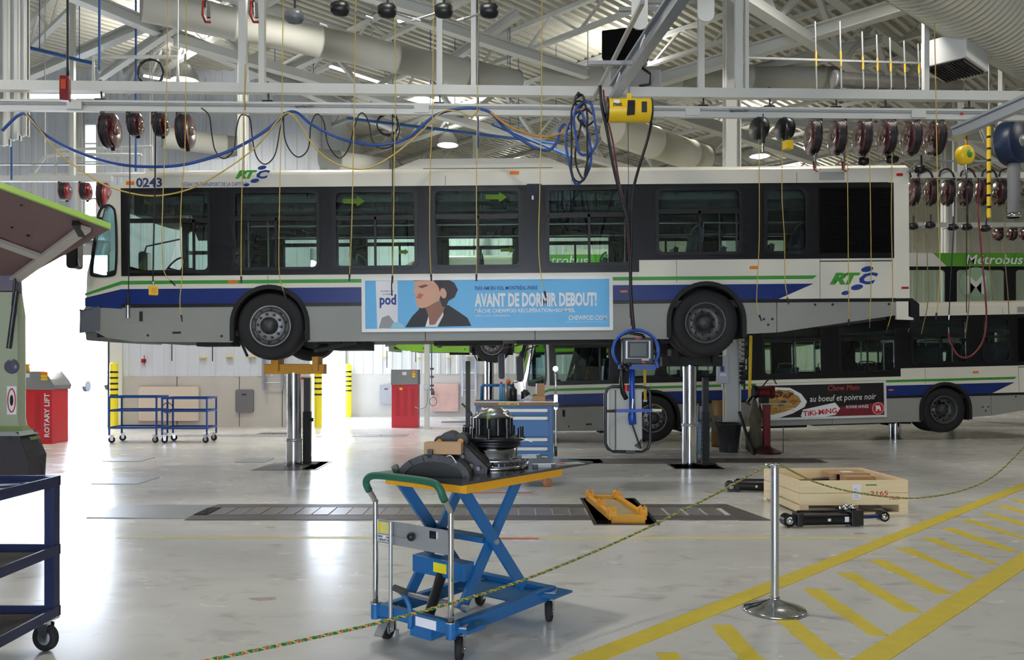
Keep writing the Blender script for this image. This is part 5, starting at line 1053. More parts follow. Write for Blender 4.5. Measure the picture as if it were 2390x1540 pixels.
MB().tube(catm([Vector(p) for p in ((-.10, .27, .14), (-.10, .27, .24), (-.115, .29, .31), (-.14, .31, .345))], 4), .014, n=10).build('foot_pedal', bl, T); MB().cyl((-.15, .34, .36), (-.15, .25, .35), .018, n=12).build('pedal_pad', mat('pad_grey', S(70, 68, 66), .8), T)
MB().cyl((.02, .25, .17), (.19, .30, .38), .03, n=14).build('hydraulic_ram', blackp, T); MB().prism([(-.07, .09), (.08, .09), (.12, .15), (-.07, .15)], (), .14, .30).build('pump_body', bl, T)
# ---------------------------------------------------------------- parts on the table (world axes)
ZT = .945
def onT(u, v, z=ZT): return G(u, v, z)
c = Vector((-.115, 4.98, ZT))
hubm = mat('black_hub', S(30, 30, 32), .35, .3, noise=.2)
t = thing('wheel_hub', 'black wheel hub standing on its brake disc, wrapped in clear plastic on top', 'wheel hub', c)
dk = MB(); dk.lathe([(.0, 0), (.215, 0), (.217, .004), (.217, .020), (.205, .022), (.205, .040), (.217, .042), (.217, .058), (.214, .062), (.15, .062)], n=48); dk.build('brake_disc', mat('disc_steel', S(176, 176, 178), .22, .9), t)
vn = MB()
for i in range(36): a = 2*PI*i/36; vn.cbox((.206*math.cos(a), .206*math.sin(a), .031), (.016, .006, .018), Matrix.Rotation(a, 3, 'Z'))
vn.build('disc_vane', steel, t); MB().lathe([(.206, .022), (.206, .04)], n=48).build('disc_gap', dark, t)
MB().lathe([(.150, .062), (.148, .066), (.148, .13), (.14, .135), (.0, .135)], n=48).build('disc_bell', chrome, t)
MB().lathe([(.155, .128), (.168, .132), (.168, .150), (.15, .156), (.175, .162), (.197, .168), (.197, .184), (.16, .190), (.12, .20), (.0, .20)], n=40).build('hub_flange', hubm, t)
for i in range(10):
    a = 2*PI*(i+.3)/10; MB().cyl((.178*math.cos(a), .178*math.sin(a), .18), (.178*math.cos(a), .178*math.sin(a), .245), .0125, n=10).build('wheel_stud', hubm, t)
hb = MB(); hb.lathe([(.12, .19), (.105, .205), (.105, .295), (.10, .305), (0, .305)], n=32)
for i in range(10): a = 2*PI*i/10; hb.cyl((.103*math.cos(a), .103*math.sin(a), .19), (.103*math.cos(a), .103*math.sin(a), .298), .018, n=8)
hb.build('hub_barrel', hubm, t)
bg = MB(); rn = random.Random(4); n = 22
for j in range(9):
    ph = PI*j/16
    for i in range(n): a = 2*PI*i/n; r = .108*math.cos(ph)**.5*(1+rn.uniform(-.07, .07))*(1+.25*(abs(math.cos(a))**6)*(j < 2)); bg.v.append(Vector((r*math.cos(a), r*math.sin(a), .302+.062*math.sin(ph)*(1+rn.uniform(-.12, .12)))))
for j in range(8):
    for i in range(n): bg.f.append((j*n+i, j*n+(i+1) % n, (j+1)*n+(i+1) % n, (j+1)*n+i)); bg.sm.append(True); bg.mi.append(0)
bg.build('plastic_wrap', cglass, t)
MB().lathe([(0, .305), (.07, .306), (.085, .315), (.08, .34), (.03, .352), (0, .352)], n=24).build('bearing', galv, t)
MB().bar((-.028, -.095, .29), (-.02, -.06, .352), .02, .016).build('green_tab', mat('tab_green', S(160, 220, 60), .5), t)
MB().tube(catm([Vector((.16, -.09, .185)), Vector((.19, -.12, .18)), Vector((.235, -.14, .165))], 4), .003).build('sensor_wire', inkw, t)
# brake caliper
c = Vector((-.425, 4.60, ZT)); calm = mat('cast_iron_black', S(46, 44, 44), .5, .35, noise=.35, scale=18, bump=.4)
t = thing('brake_caliper', 'black cast brake caliper lying at the near left edge of the lift table', 'brake caliper', c, -.12)
arc = [(.205*math.cos(a), .0+.125*math.sin(a)) for a in [PI*i/14 for i in range(15)]]; ins = [(.165*math.cos(a), .085*math.sin(a)) for a in [PI*i/14 for i in range(15)]]
MB().prism(arc+ins[::-1], (), -.10, .05).build('bridge', calm, t, bev=.006); MB().prism([(.165*math.cos(a), .083*math.sin(a)) for a in [PI*i/14 for i in range(15)]], (), -.075, -.03).build('brake_pad', dark, t)
cb = MB(); cb.prism([(.10, 0), (.27, 0), (.29, .04), (.20, .125), (.13, .175), (.06, .15), (.05, .10)], (), .06, .22); cb.build('housing', calm, t, bev=.01)
for (x, y, z, r) in ((.04, .22, .185, .05), (-.01, .24, .17, .04), (.11, .23, .18, .045)): MB().cyl((x, y-.10, z), (x, y+.04, z), r, n=18).build('piston_boss', calm, t)
for (x, z) in ((-.03, .165), (.095, .17)): MB().cyl((x+.02, .10, z+.01), (x+.02, .12, z+.01), .018, n=10).build('bolt', yfr, t)
MB().tube(catm([Vector((.06, -.08, .11)), Vector((.10, -.1, .12)), Vector((.13, -.1, .08))], 4), .003).build('wear_wire', inkw, t)
for a_ in (.55, 1.0, 1.45, 1.9, 2.35): MB().bar((.17*math.cos(a_), -.102, .088*math.sin(a_)), (.205*math.cos(a_), -.102, .124*math.sin(a_)), .018, .01).build('rib', calm, t)
for (x, z) in ((.19, .05), (.23, .035), (.14, .10)): MB().cyl((x, .05, z), (x, .03, z), .013, n=8).build('bolt', dsteel, t)
MB().bar((-.20, -.1, .02), (-.225, -.09, .06), .03).build('clip', chrome, t); MB().cbox((-.02, -.09, .13), (.028, .02, .045)).build('spring_clip', calm, t)
t = thing('parts_box', 'small brown cardboard parts box resting on top of the brake caliper', 'box', Vector((-.385, 4.575, ZT+.123)), -.08); MB().box(-.105, .105, -.045, .045, 0, .065).build('carton', brown, t, bev=.002); MB().box(-.108, .108, -.004, .004, .0622, .063).build('flap_seam', ply, t)
for k, (u, v, ln, lab) in enumerate(((1230, 1062, .15, 'left one on the brake disc'), (1270, 1072, .14, 'right one beside the hub'))):
    c = onT(u, v+18); t = thing('flat_gauge', 'flat grey and black gauge bar at the lift table, %s' % lab, 'tool', (c.x, c.y, ZT+(.064 if k == 0 else 0)), .12); 
    if k == 0: t.location = (.10, 4.88, ZT+.064)
    MB().box(-ln/2, ln/2, -.022, .022, 0, .018).build('blade', gsteel, t); MB().box(-ln/2, -ln/2+.03, -.023, .023, .0, .0185).build('black_end', blackp, t); MB().box(ln/2-.03, ln/2, -.023, .023, .0, .0185).build('black_end', blackp, t); MB().box(-.07, .07, .0, .022, .018, .02).build('scale', inkw, t)
c = onT(1325, 1082); t = thing('label_sheet', 'crumpled green and red printed sheet at the far tip of the steel plate', 'sheet', (c.x, c.y, ZT), .5); MB().box(-.10, .10, -.05, .05, 0, .003).build('sheet', mat('sheet_green', S(150, 160, 140), .5), t); MB().box(-.07, -.02, -.03, .03, .003, .004).build('red_print', inkr, t)
# ---------------------------------------------------------------- stanchion and rope
b = G(1808, 1425); t = thing('rope_stanchion', 'polished steel stanchion post on a round domed base', 'stanchion', (b.x, b.y, 0))
MB().lathe([(0, 0), (.192, 0), (.197, .004), (.197, .012), (.19, .018), (.12, .040), (.04, .068), (.03, .078), (.028, .078)], n=48).build('base', chrome, t)
MB().cyl((0, 0, .07), (0, 0, .925), .0265, n=28).build('post', mat('brushed_post', S(196, 198, 204), .2, .95), t); MB().lathe([(.0265, .918), (.034, .922), (.034, .932), (.02, .94), (0, .942)], n=24).build('cap', chrome, t); MB().lathe([(.03, .075), (.032, .09), (.0265, .09)], n=24).build('collar', chrome, t)
MB().tube([(-.03, 0, .915), (-.055, 0, .92), (-.06, 0, .935), (-.03, 0, .935)], .006).build('rope_hook', chrome, t)
def rope_mat():
    m = bpy.data.materials.new('braided_rope'); m.use_nodes = True; nt = m.node_tree; bs = nt.nodes['Principled BSDF']; tc = nt.nodes.new('ShaderNodeTexCoord'); wv = nt.nodes.new('ShaderNodeTexWave')
    wv.inputs['Scale'].default_value = 9; wv.inputs['Distortion'].default_value = 1.5; rp_ = nt.nodes.new('ShaderNodeValToRGB'); e = rp_.color_ramp.elements; e[0].color = S(24, 96, 74); e[0].position = .55; e[1].position = .66; e[1].color = S(214, 196, 60)
    e2 = e.new(.85); e2.color = S(190, 60, 60); nt.links.new(tc.outputs['Object'], wv.inputs[0]); nt.links.new(wv.outputs[0], rp_.inputs[0]); nt.links.new(rp_.outputs[0], bs.inputs['Base Color']); bs.inputs['Roughness'].default_value = .7; return m
rm_ = rope_mat(); top = Vector((b.x, b.y, .935))
e0 = P(490, 1540, 3.1)
l0 = [P(430, 1553, 3.0), e0, P(900, 1449, 3.68), P(1200, 1361, 4.35), P(1450, 1260, 5.05), P(1650, 1163, 5.6), P(1760, 1103, 5.95), top+Vector((-.03, 0, 0))]
def braid(pts, r, parent_label, m):
    ps = catm(pts, 14); a = ps[0].copy(); t = thing('barrier_rope', parent_label, 'rope', a)
    MB().tube(ps, r*.8, n=8).build('core', m, t, off=a)
    for k in range(2):   # two raised strands twisted round the core
        q = []; dist = 0
        fine = catm(ps[::2], 22)
        for i, p in enumerate(fine):
            if i: dist += (p-fine[i-1]).length
            d = (fine[min(i+1, len(fine)-1)]-fine[max(i-1, 0)]).normalized(); x = d.cross(Vector((0, 0, 1))).normalized(); y = d.cross(x); an = dist*2*PI/.07+k*PI
            q.append(p+(x*math.cos(an)+y*math.sin(an))*r*.55)
        MB().tube(q, r*.45, n=5).build('strand', inkg if k else hosey, t, off=a)
    return t
braid(l0, .0085, 'green braided rope running from the stanchion down to the lower left', rm_)
braid([top+Vector((.03, 0, 0)), P(1900, 1124, 6.1), P(1980, 1146, 6.2), P(2060, 1158, 6.35), P(2140, 1162, 6.5), P(2240, 1146, 6.7), P(2320, 1110, 6.9), P(2390, 1042, 7.1), P(2460, 960, 7.3)], .0075, 'green rope sagging from the stanchion to the right edge', rm_)
# ---------------------------------------------------------------- wooden crate
nl = G(1866, 1202); sc_w = 1.12; t = thing('wooden_crate', 'open pale pine crate on pallet feet beside the stanchion', 'crate', (nl.x, nl.y, 0), .05)
Wd, Dp, z0, z1 = 1.17, 1.04, .10, .36
for k, (za, zb) in enumerate(((z0, z0+.125), (z0+.13, z1))):
    MB().box(0, Wd, 0, .018, za, zb).build('side_plank', wood, t, bev=.002); MB().box(0, Wd, Dp-.018, Dp, za, zb).build('side_plank', wood, t, bev=.002)
    MB().box(0, .018, .02, Dp-.02, za, zb).build('end_plank', wood, t, bev=.002); MB().box(Wd-.018, Wd, .02, Dp-.02, za, zb).build('end_plank', wood, t, bev=.002)
for y in (0, .35, .7): MB().box(.0, Wd, y+.02, y+.32, z0, z0+.018).build('floor_plank', wood, t)
for x in (.0, Wd/2-.05, Wd-.1):
    MB().box(x, x+.10, 0, Dp, .022, z0).build('pallet_foot', ply if x == Wd/2-.05 else wood, t, bev=.003)
MB().box(0, Wd, 0, .09, 0, .022).build('pallet_runner', wood, t); MB().box(0, Wd, Dp-.09, Dp, 0, .022).build('pallet_runner', wood, t)
for x in (.03, Wd-.05): 
    for y in (.03, Dp-.05): MB().box(x-.01, x+.02, y-.01, y+.02, z0, z1-.01).build('corner_post', wood, t)
lb = MB().box(.57, .66, -.003, 0, .16, .32).build('shipping_label', inkw, t); lk = MB()
for i in range(5): lk.box(.585, .585+.05-.006*i, -.0045, -.003, .18+i*.022, .186+i*.022)
lk.build('label_print', gsteel, lb); MB().box(.71, .83, -.002, 0, .305, .318).build('green_stamp', inkg, t)
text('2165', .07, .76, .20, t, inkr, y=-.003, width=.19); text('1B5', .05, .97, .155, t, inkr, y=-.003, width=.1)
cb_ = thing('parts_box', 'brown cardboard box lying inside the wooden crate at its back right', 'box', (nl.x+.78, nl.y+.72, z0+.02), .08); MB().box(-.22, .22, -.13, .13, 0, .24).build('carton', brown, cb_, bev=.003); MB().box(-.05, .08, -.04, .06, .2405, .242).build('label', inkw, cb_)
cb2 = thing('parts_box', 'lower brown cardboard box in front of the other one in the wooden crate', 'box', (nl.x+.80, nl.y+.45, z0+.02), .06); MB().box(-.16, .16, -.09, .09, 0, .235).build('carton', brown, cb2, bev=.003)
ca = thing('shock_absorber', 'black shock absorber lying inside the wooden crate', 'shock absorber', (nl.x+.4, nl.y+.55, z0+.06), .15); MB().cyl((-.28, 0, .10), (.12, 0, .13), .035, n=14).build('tube', hubm, ca); MB().cyl((.12, 0, .13), (.24, 0, .14), .02, n=10).build('rod', chrome, ca); MB().cbox((.25, 0, .15), (.06, .05, .08)).build('mount', hubm, ca)
# ---------------------------------------------------------------- hydraulic cylinders on the floor
def hyd(c, rz, L_, label, rod=True):
    t = thing('hydraulic_cylinder', label, 'hydraulic cylinder', c, rz)
    MB().cyl((-.30*L_, 0, .075), (.30*L_, 0, .075), .062, n=22).build('barrel', hubm, t); MB().cyl((-.28*L_, 0, .15), (.2*L_, 0, .15), .011, n=8).build('side_tube', hubm, t)
    MB().box(.24*L_, .36*L_, -.065, .065, .01, .16).build('head_block', calm, t, bev=.01); MB().box(-.30*L_, -.24*L_, -.066, .066, .012, .14).build('end_block', calm, t, bev=.01)
    MB().cyl((-.37*L_, -.05, .07), (-.37*L_, .05, .07), .062, n=20).build('eye', hubm, t); MB().sphere((-.37*L_, -.045, .07), .042, 14, 10).build('ball_joint', chrome, t)
    vb = MB(); vb.sphere((.20*L_, -.01, .18), .035); vb.sphere((.27*L_, -.02, .185), .032); vb.cyl((.15*L_, 0, .18), (.3*L_, 0, .18), .016, n=8); vb.build('valve', chrome, t)
    if rod: MB().cyl((.36*L_, 0, .085), (.55*L_, 0, .09), .020, n=12).build('rod', navy, t); MB().cyl((.58*L_, -.045, .09), (.58*L_, .045, .09), .050, n=20).build('rod_eye', hubm, t); MB().sphere((.58*L_, -.03, .09), .038, 14, 10).build('ball_joint', chrome, t)
    MB().box(.0*L_, .03*L_, -.064, -.060, .06, .085).build('sticker', inkw, t); MB().box(.17*L_, .21*L_, -.064, -.060, .05, .10).build('sticker', inkw, t)
    return t
p = G(1925, 1228); hyd((p.x, p.y, 0), .10, 1.02, 'black hydraulic cylinder with chrome ball ends in front of the wooden crate')
p = G(1757, 1147); hyd((p.x+.02, p.y, 0), -.07, .8, 'black hydraulic cylinder on the floor behind the left side of the crate', rod=False)
# ---------------------------------------------------------------- yellow axle adapter in the floor pit
t = thing('axle_adapter', 'yellow lifting saddle frame sitting in the near floor pit', 'lift saddle', (1.0, 8.12, -.04))
def br(n_, a, b_, w_, h_=None, m=yfr): return MB().bar(a, b_, w_, h_).build(n_, m, t, bev=.005)
br('side_beam', (.0, .03, .09), (-.12, 1.25, .09), .055, .07); br('side_beam', (.33, .03, .09), (.20, 1.25, .09), .055, .07); br('cross_beam', (-.0, .05, .04), (.34, .05, .04), .06, .13); br('cross_beam', (-.12, 1.2, .08), (.22, 1.2, .08), .06, .08)
for (x, y) in ((.0, .02), (-.11, 1.18), (.32, .1), (.20, 1.15), (-.05, .55)):
    MB().prism([(-.04, .10), (-.035, .16), (-.01, .18), (.01, .16), (.035, .175), (.04, .10)], (), -.04, .04).build('saddle_horn', yfr, t, loc=(x, y, 0), bev=.008)
MB().prism([(.03, .10), (.30, .10), (.19, 1.15), (-.09, 1.15)], (), .07, .085, 'xy').build('deck_plate', mat('tan_worn_plate', S(180, 164, 130), .5, .2, noise=.35, scale=8), t)
MB().cyl((.13, .6, -.5), (.13, .6, .07), .1, n=20).build('ram', steel, t)
# ---------------------------------------------------------------- blue tool cabinet
c = Vector((-.47, 10.45, 0)); WC, DC, Z0, Z1 = 1.00, .62, .16, 1.055
t = thing('tool_cabinet', 'blue rolling drawer cabinet with wooden top behind the lift table', 'tool cabinet', c)
MB().box(0, WC, .012, DC, Z0, Z1).build('carcass', mat('cabinet_blue', S(22, 92, 152), .4), t, bev=.004)
zz_ = [.17, .30, .42, .535, .655, .93, 1.03]; 
for i in range(6):
    a, b_ = zz_[i], zz_[i+1]; d = MB().box(.035, WC-.06, -.004, .012, a+.006, b_-.006).build('drawer', mat('drawer_blue', S(20, 98, 162), .4), t, bev=.002)
    MB().box(.05, WC-.075, -.022, -.004, b_-.055, b_-.018).build('handle', mat('handle_grey', S(182, 180, 168), .4, .3), d); MB().box(WC-.10, WC-.055, -.014, -.004, b_-.072, b_-.056).build('latch', blackp, d)
tp = MB().box(-.015, WC+.01, -.02, DC+.02, Z1, Z1+.045).build('worktop', mat('plywood_top', S(142, 110, 82), .6, noise=.15), t, bev=.002); MB().box(-.015, WC+.01, -.02, DC+.02, Z1+.045, Z1+.052).build('top_sheet', galv, tp)
MB().box(.30, .56, -.0235, -.02, Z1+.008, Z1+.035).build('tape_label', mat('tape_yellow', S(236, 206, 30), .5), t); text('OUTILS CAMION', .022, .32, Z1+.013, t, inkk, y=-.025, width=.22, bold=.0008)
for x in (.07, WC-.07):
    for y in (.06, DC-.06): caster(t, x, y, r=.06, ztop=.16, m=mat('orange_tyre', S(214, 110, 40), .6), rot=.2)
MB().cyl((.06, -.005, .99), (.06, -.01, .99), .02, n=14).build('badge', inkw, t)
MB().tube([(.06, .5, Z1+.05), (.06, .5, Z1+.23), (.08, .5, Z1+.25), (.5, .5, Z1+.25)], .02, n=8).build('push_bar', bcart, t)
jk = MB(); jk.tube(catm([Vector(p) for p in ((-.08, .05, .2), (-.09, .05, .85), (-.05, .05, .93), (-.1, .05, 1.0), (-.18, .05, 1.08))], 4), .014); jk.tube(catm([Vector(p) for p in ((-.03, .05, .2), (-.05, .05, .85), (-.04, .05, .93))], 4), .012); jk.build('side_handle', dsteel, t)
ZC = Z1+.052
def canT(name, x, y, r, h, m, label, cat, capm=None, nozzle=True):
    q = thing(name, label, cat, (c.x+x, c.y+y, ZC)); MB().lathe([(0, 0), (r, 0), (r, h*.8), (r*.8, h*.86), (r*.4, h*.9), (0, h*.9)], n=20).build('body', m, q)
    if capm: MB().lathe([(r*.55, h*.84), (r*.55, h), (0, h)], n=14).build('cap', capm, q)
    return q
canT('spray_can', .33, .10, .028, .25, mat('can_blue', S(70, 150, 200), .3), 'blue spray can with red cap on the tool cabinet', 'spray can', redl)
canT('spray_can', .39, .12, .03, .225, mat('can_grey', S(150, 150, 146), .3, .4), 'grey spray can beside the blue one on the tool cabinet', 'spray can', galv)
q = canT('oil_can', .485, .10, .05, .19, blackp, 'black pump oil can with round shoulders on the tool cabinet', 'oil can', blackp); MB().tube([(0, 0, .15), (0, 0, .24), (.06, 0, .25)], .008).build('spout', blackp, q); MB().tube([(-.03, 0, .20), (-.07, 0, .22), (-.04, 0, .26)], .006).build('trigger', blackp, q)
q = canT('oil_can', .64, .12, .055, .15, blackp, 'squat black oil can with long thin spout on the tool cabinet', 'oil can', blackp); MB().cyl((0, 0, .13), (-.035, 0, .29), .006, .003, 8).build('spout', galv, q); MB().tube(catm([Vector((.03, 0, .12)), Vector((.06, 0, .1)), Vector((.055, 0, .03))], 3), .007).build('lever', blackp, q)
q = canT('air_fitting', .42, .30, .035, .22, galv, 'tall silver filter canister with orange knob on the tool cabinet', 'canister', None); MB().sphere((0, 0, .25), .035).build('knob', amber, q)
q = thing('parts_bag', 'crumpled clear plastic bag of parts on the tool cabinet', 'plastic bag', (c.x+.70, c.y+.05, ZC)); bgm = MB(); rn = random.Random(9)
for j in range(7):
    for i in range(14): a = 2*PI*i/14; r = .09*math.cos(PI*j/14)*(1+rn.uniform(-.25, .25)); bgm.v.append(Vector((r*1.3*math.cos(a), r*.7*math.sin(a), .012*j*(1+rn.uniform(-.2, .2)))))
for j in range(6):
    for i in range(14): bgm.f.append((j*14+i, j*14+(i+1) % 14, (j+1)*14+(i+1) % 14, (j+1)*14+i)); bgm.sm.append(False); bgm.mi.append(0)
bgm.build('wrap', mat('plastic_grey', S(190, 192, 196), .15), q)
q = thing('parts_box', 'upright brown carton standing behind the bag on the tool cabinet', 'box', (c.x+.84, c.y+.15, ZC), .1); MB().box(-.05, .05, -.04, .04, 0, .23).build('carton', brown, q); MB().box(-.056, -.05, -.04, .04, .09, .23).build('white_edge', inkw, q)
q = thing('parts_box', 'low brown carton at the right end of the tool cabinet top', 'box', (c.x+.80, c.y+.02, ZC), -.05); MB().box(-.07, .10, -.05, .04, 0, .07).build('carton', brown, q)
q = thing('torque_wrench', 'long chrome torque wrench upright at the right side of the tool cabinet', 'wrench', (c.x+WC+.035, c.y+.03, .40))
MB().cyl((0, 0, 0), (0, 0, .62), .012, n=12).build('shaft', chrome, q); MB().lathe([(0, 0), (.02, 0), (.02, .12), (.012, .13)], n=14).build('grip', dsteel, q)
MB().prism(rr(-.022, .022, .60, .80, .02), (), -.014, .014).build('head_bar', chrome, q); MB().cyl((.005, -.02, .665), (.005, .02, .665), .038, n=20).build('ratchet', dsteel, q); MB().tube([(0, 0, .78), (0, 0, .9), (-.003, 0, 1.05), (-.004, 0, 1.10)], [.018, .014, .02, .026]).build('handle', chrome, q); MB().cyl((-.004, -.02, 1.13), (-.004, .02, 1.13), .034, n=20).build('ratchet_head', chrome, q)
MB().box(-.04, .01, -.015, .015, .0, .03).build('hook', dsteel, q)
# ---------------------------------------------------------------- trolleys
def trolley(name, label, loc, rz, W, D, hts, m, tube=.03, tray=.03, wheel=.05, tm=None):
    t = thing(name, label, 'trolley', loc, rz)
    zt = hts[-1]
    for x in (0, W-tube):
        for y in (0, D-tube): MB().box(x, x+tube, y, y+tube, wheel*2+.03, zt-.001).build('leg', m, t)
    for z in hts:
        tr = MB(); tr.box(tube, W-tube, tube, D-tube, z-tray, z-tray+.006)
        for (a, b_, c_, d_) in ((0, W, 0, .006), (0, W, D-.006, D), (0, .006, 0, D), (W-.006, W, 0, D)): tr.box(a-.003, b_+.003, c_-.003, d_+.003, z-tray-.008, z)
        tr.build('shelf', tm or m, t)
    for x in (.05, W-.05):
        for y in (.05, D-.05): caster(t, x, y, r=wheel, ztop=wheel*2+.035, rot=.3 if x < .1 else -.2)
    return t
p = G(258, 1033); trolley('tool_trolley', 'blue open three tier trolley, left of the pair beside the far wall', (p.x, p.y-.1, 0), .03, .98, .6, (.33, .68, .955), mat('trolley_blue', S(24, 74, 150), .35), wheel=.065)
p = G(381, 1033); trolley('tool_trolley', 'blue open three tier trolley, right of the pair beside the far wall', (p.x, p.y-.1, 0), .03, .93, .6, (.32, .67, .93), MATS['trolley_blue'], wheel=.065)
tt = trolley('tool_trolley', 'large dark blue three shelf trolley cut by the left edge, closest to us', (-3.64, 3.50, 0), 0, 1.13, 1.0, (.235, .575, .955), mat('trolley_navy', S(26, 36, 74), .4), tube=.055, tray=.045, wheel=.075, tm=MATS['trolley_navy'] if 'trolley_navy' in MATS else None)
for z in (.195, .535): MB().box(.045, 1.085, .045, .955, z, z+.004).build('rubber_mat', mat('mat_dark', S(52, 46, 46), .8, noise=.2), tt)
q = thing('wrench', 'chrome spanner lying on the top shelf of the closest trolley', 'wrench', (-2.72, 4.34, .918), .5); MB().bar((-.10, 0, .01), (.10, 0, .01), .022, .008).build('shank', chrome, q); MB().cyl((.11, 0, .004), (.11, 0, .016), .024, n=14).build('ring', chrome, q)
# ---------------------------------------------------------------- red lift control cabinets
def lift_cabinet(loc, rz, W, D, label, full=True):
    t = thing('control_cabinet', label, 'cabinet', loc, rz)
    MB().box(0, W, 0, D, 0, 1.10).build('red_body', red, t, bev=.006)
    MB().prism([(-.02, 1.10), (W+.03, 1.10), (W+.05, 1.18), (W-.02, 1.30), (W-.15, 1.45), (.0, 1.45), (-.02, 1.42)] if full else [(-.005, 1.10), (W+.005, 1.10), (W-.0, 1.47), (.0, 1.47)], (), -.01, D+.01).build('grey_hood', mat('hood_grey', S(128, 130, 132), .5), t, bev=.01)
    lv = MB()
    for k in range(3):
        for i in range(16): lv.box(.12+k*.17*W/.6, .12+k*.17*W/.6+.10, -.006, 0, .30+i*.045, .315+i*.045)
    lv.build('louvre_slots', mat('red_shade', S(150, 24, 36), .5), t)
    MB().box(W*.30, W*.42, -.006, .0, .96, 1.02).build('warning_label', yel, t); 
    for (z, m) in ((1.40, amber), (1.34, yel), (1.28, yel)): MB().box(W*.80, W*.92, -.02, -.01, z, z+.05).build('sticker', m, t)
    MB().box(W*.42, W*.58, -.02, -.01, 1.34, 1.42).build('name_plate', inkw, t); return t
p = G(945, 998); lift_cabinet((p.x-.34, p.y, 0), 0, .66, .5, 'red and grey lift control cabinet standing before the far wall', False)
q = lift_cabinet((-10.3, 16.3, 0), 0, 1.05, .6, 'red and grey lift control cabinet in the glare of the left doorway')
t5 = text('ROTARY LIFT', .14, 0, 0, q, inkw, y=0, width=.88, bold=.004); t5.data.transform(Matrix.Rotation(-PI/2, 4, 'Y')); t5.data.transform(Matrix.Translation((1.0, -.008, .14)))
MB().lathe([(0, 0), (.06, 0), (.06, .05), (.05, .12), (.075, .16), (0, .16)], c=(.36, .3, 1.45), n=18).build('beacon', yfr, q)
# ---------------------------------------------------------------- bollards
for k, (x, y, lab) in enumerate(((-10.02, 20.4, 'beside the left doorway behind the blue trolley'), (-5.0, 20.9, 'just right of the front lift post'), (-5.03, 24.9, 'right of the second doorway by the far wall'))):
    t = thing('bollard', 'yellow bollard with black rings %s' % lab, 'bollard', (x, y, 0)); hh = 1.66 if k < 2 else 1.64; rb = .10
    MB().lathe([(rb, 0), (rb, hh-.05), (rb*.8, hh-.01), (0, hh)], n=20).build('sleeve', mat('bollard_yellow', S(240, 224, 40), .4), t)
    for i in range(5): z = hh-.22-i*.145; MB().lathe([(rb+.002, z-.045), (rb+.002, z)], n=20).build('black_band', blackp, t)
# ---------------------------------------------------------------- wall fittings
def onwall(u, v, Y): return P(u, v, Y)
def ladder(u0, u1, v0, v1, Y, label):
    a, b_ = P(u0, v1, Y), P(u1, v0, Y); t = thing('ladder', label, 'ladder', a); W = (b_-a).x; Hh = (b_-a).z
    for x in (0, W): MB().box(x-.03, x+.03, -.04, .03, 0, Hh).build('stile', alu, t)
    n = max(2, int(Hh/.36))
    for i in range(n): MB().cyl((0, 0, .18+i*(Hh-.3)/(n-1)), (W, 0, .18+i*(Hh-.3)/(n-1)), .018, n=8).build('rung', alu, t)
    MB().box(-.03, W+.03, .03, .09, Hh-.1, Hh-.05).build('wall_bracket', galv, t)
ladder(616, 659, 800, 910, 20.68, 'aluminium ladder hung on the left far wall behind the front lift post'); ladder(1079, 1110, 822, 925, 25.05, 'aluminium ladder hung on the far wall left of the tool cabinet')
for k, (u0, u1, v0, v1, Y, m, lab) in enumerate(((323, 463, 902, 982, 20.72, mat('board_beige', S(214, 200, 184), .7), 'beige board on the concrete wall behind the blue trolleys'), (549, 591, 909, 962, 20.74, mat('cover_grey', S(104, 104, 108), .5), 'dark grey rounded cover on the left concrete wall'), (886, 918, 898, 943, 25.14, mat('cover_grey2', S(150, 150, 156), .5), 'grey rounded cover on the wall left of the red cabinet'), (1008, 1070, 895, 960, 25.13, mat('board_peach', S(206, 170, 160), .5, noise=.3, scale=3), 'reddish stained panel on the far wall beside the white post'))):
    a, b_ = P(u0, v1, Y), P(u1, v0, Y); t = thing('wall_panel', lab, 'wall panel', a); W = (b_-a).x; Hh = (b_-a).z
    MB().prism(rr(0, W, 0, Hh, .05 if 'cover' in lab else .005), (), 0, .05).build('panel', m, t, bev=.004)
    if 'board' in lab or 'stained' in lab:
        for x in (0.02, W-.04):
            for z in (.02, Hh-.04): MB().box(x, x+.02, -.006, 0, z, z+.02).build('screw', galv, t)
    else: MB().box(W*.35, W*.6, -.008, 0, Hh*.75, Hh*.82).build('pull', dsteel, t)
rl = thing('hose_ring', 'round hose loop hanging on the beige board', 'hose', P(391, 952, 20.6)); MB().tube([(.13*math.cos(a), 0, .13*math.sin(a)) for a in [2*PI*i/22 for i in range(22)]], .012, closed=True).build('loop', dsteel, rl); MB().cyl((0, 0, .12), (0, .1, .14), .01, n=6).build('peg', dsteel, rl)
rl = thing('hose_ring', 'thin wire ring hanging on the panel beside the white post', 'hose', P(1011, 937, 25.0)); MB().tube([(.11*math.cos(a), 0, .13*math.sin(a)) for a in [2*PI*i/22 for i in range(22)]], .01, closed=True).build('loop', dsteel, rl); MB().box(-.07, .04, 0, .04, .2, .33).build('bracket', dsteel, rl); MB().cyl((0, 0, .12), (0, .12, .14), .01, n=6).build('peg', dsteel, rl)
t = thing('service_post', 'slim white service post with pipes beside the red cabinet', 'post', (-2.13, 20.3, 0)); MB().box(-.06, .06, -.05, .05, 0, 4.6).build('post', offw, t); MB().box(-.12, .12, -.1, .1, 0, .02).build('base_plate', offw, t)
MB().cyl((.12, -.02, 1.0), (.12, -.02, 3.2), .012, n=8).build('air_pipe', bp_, t); fr_ = MB()
for z in (.98, 1.08, 1.3, 1.5): fr_.cbox((.13, -.03, z), (.09, .05, .05))
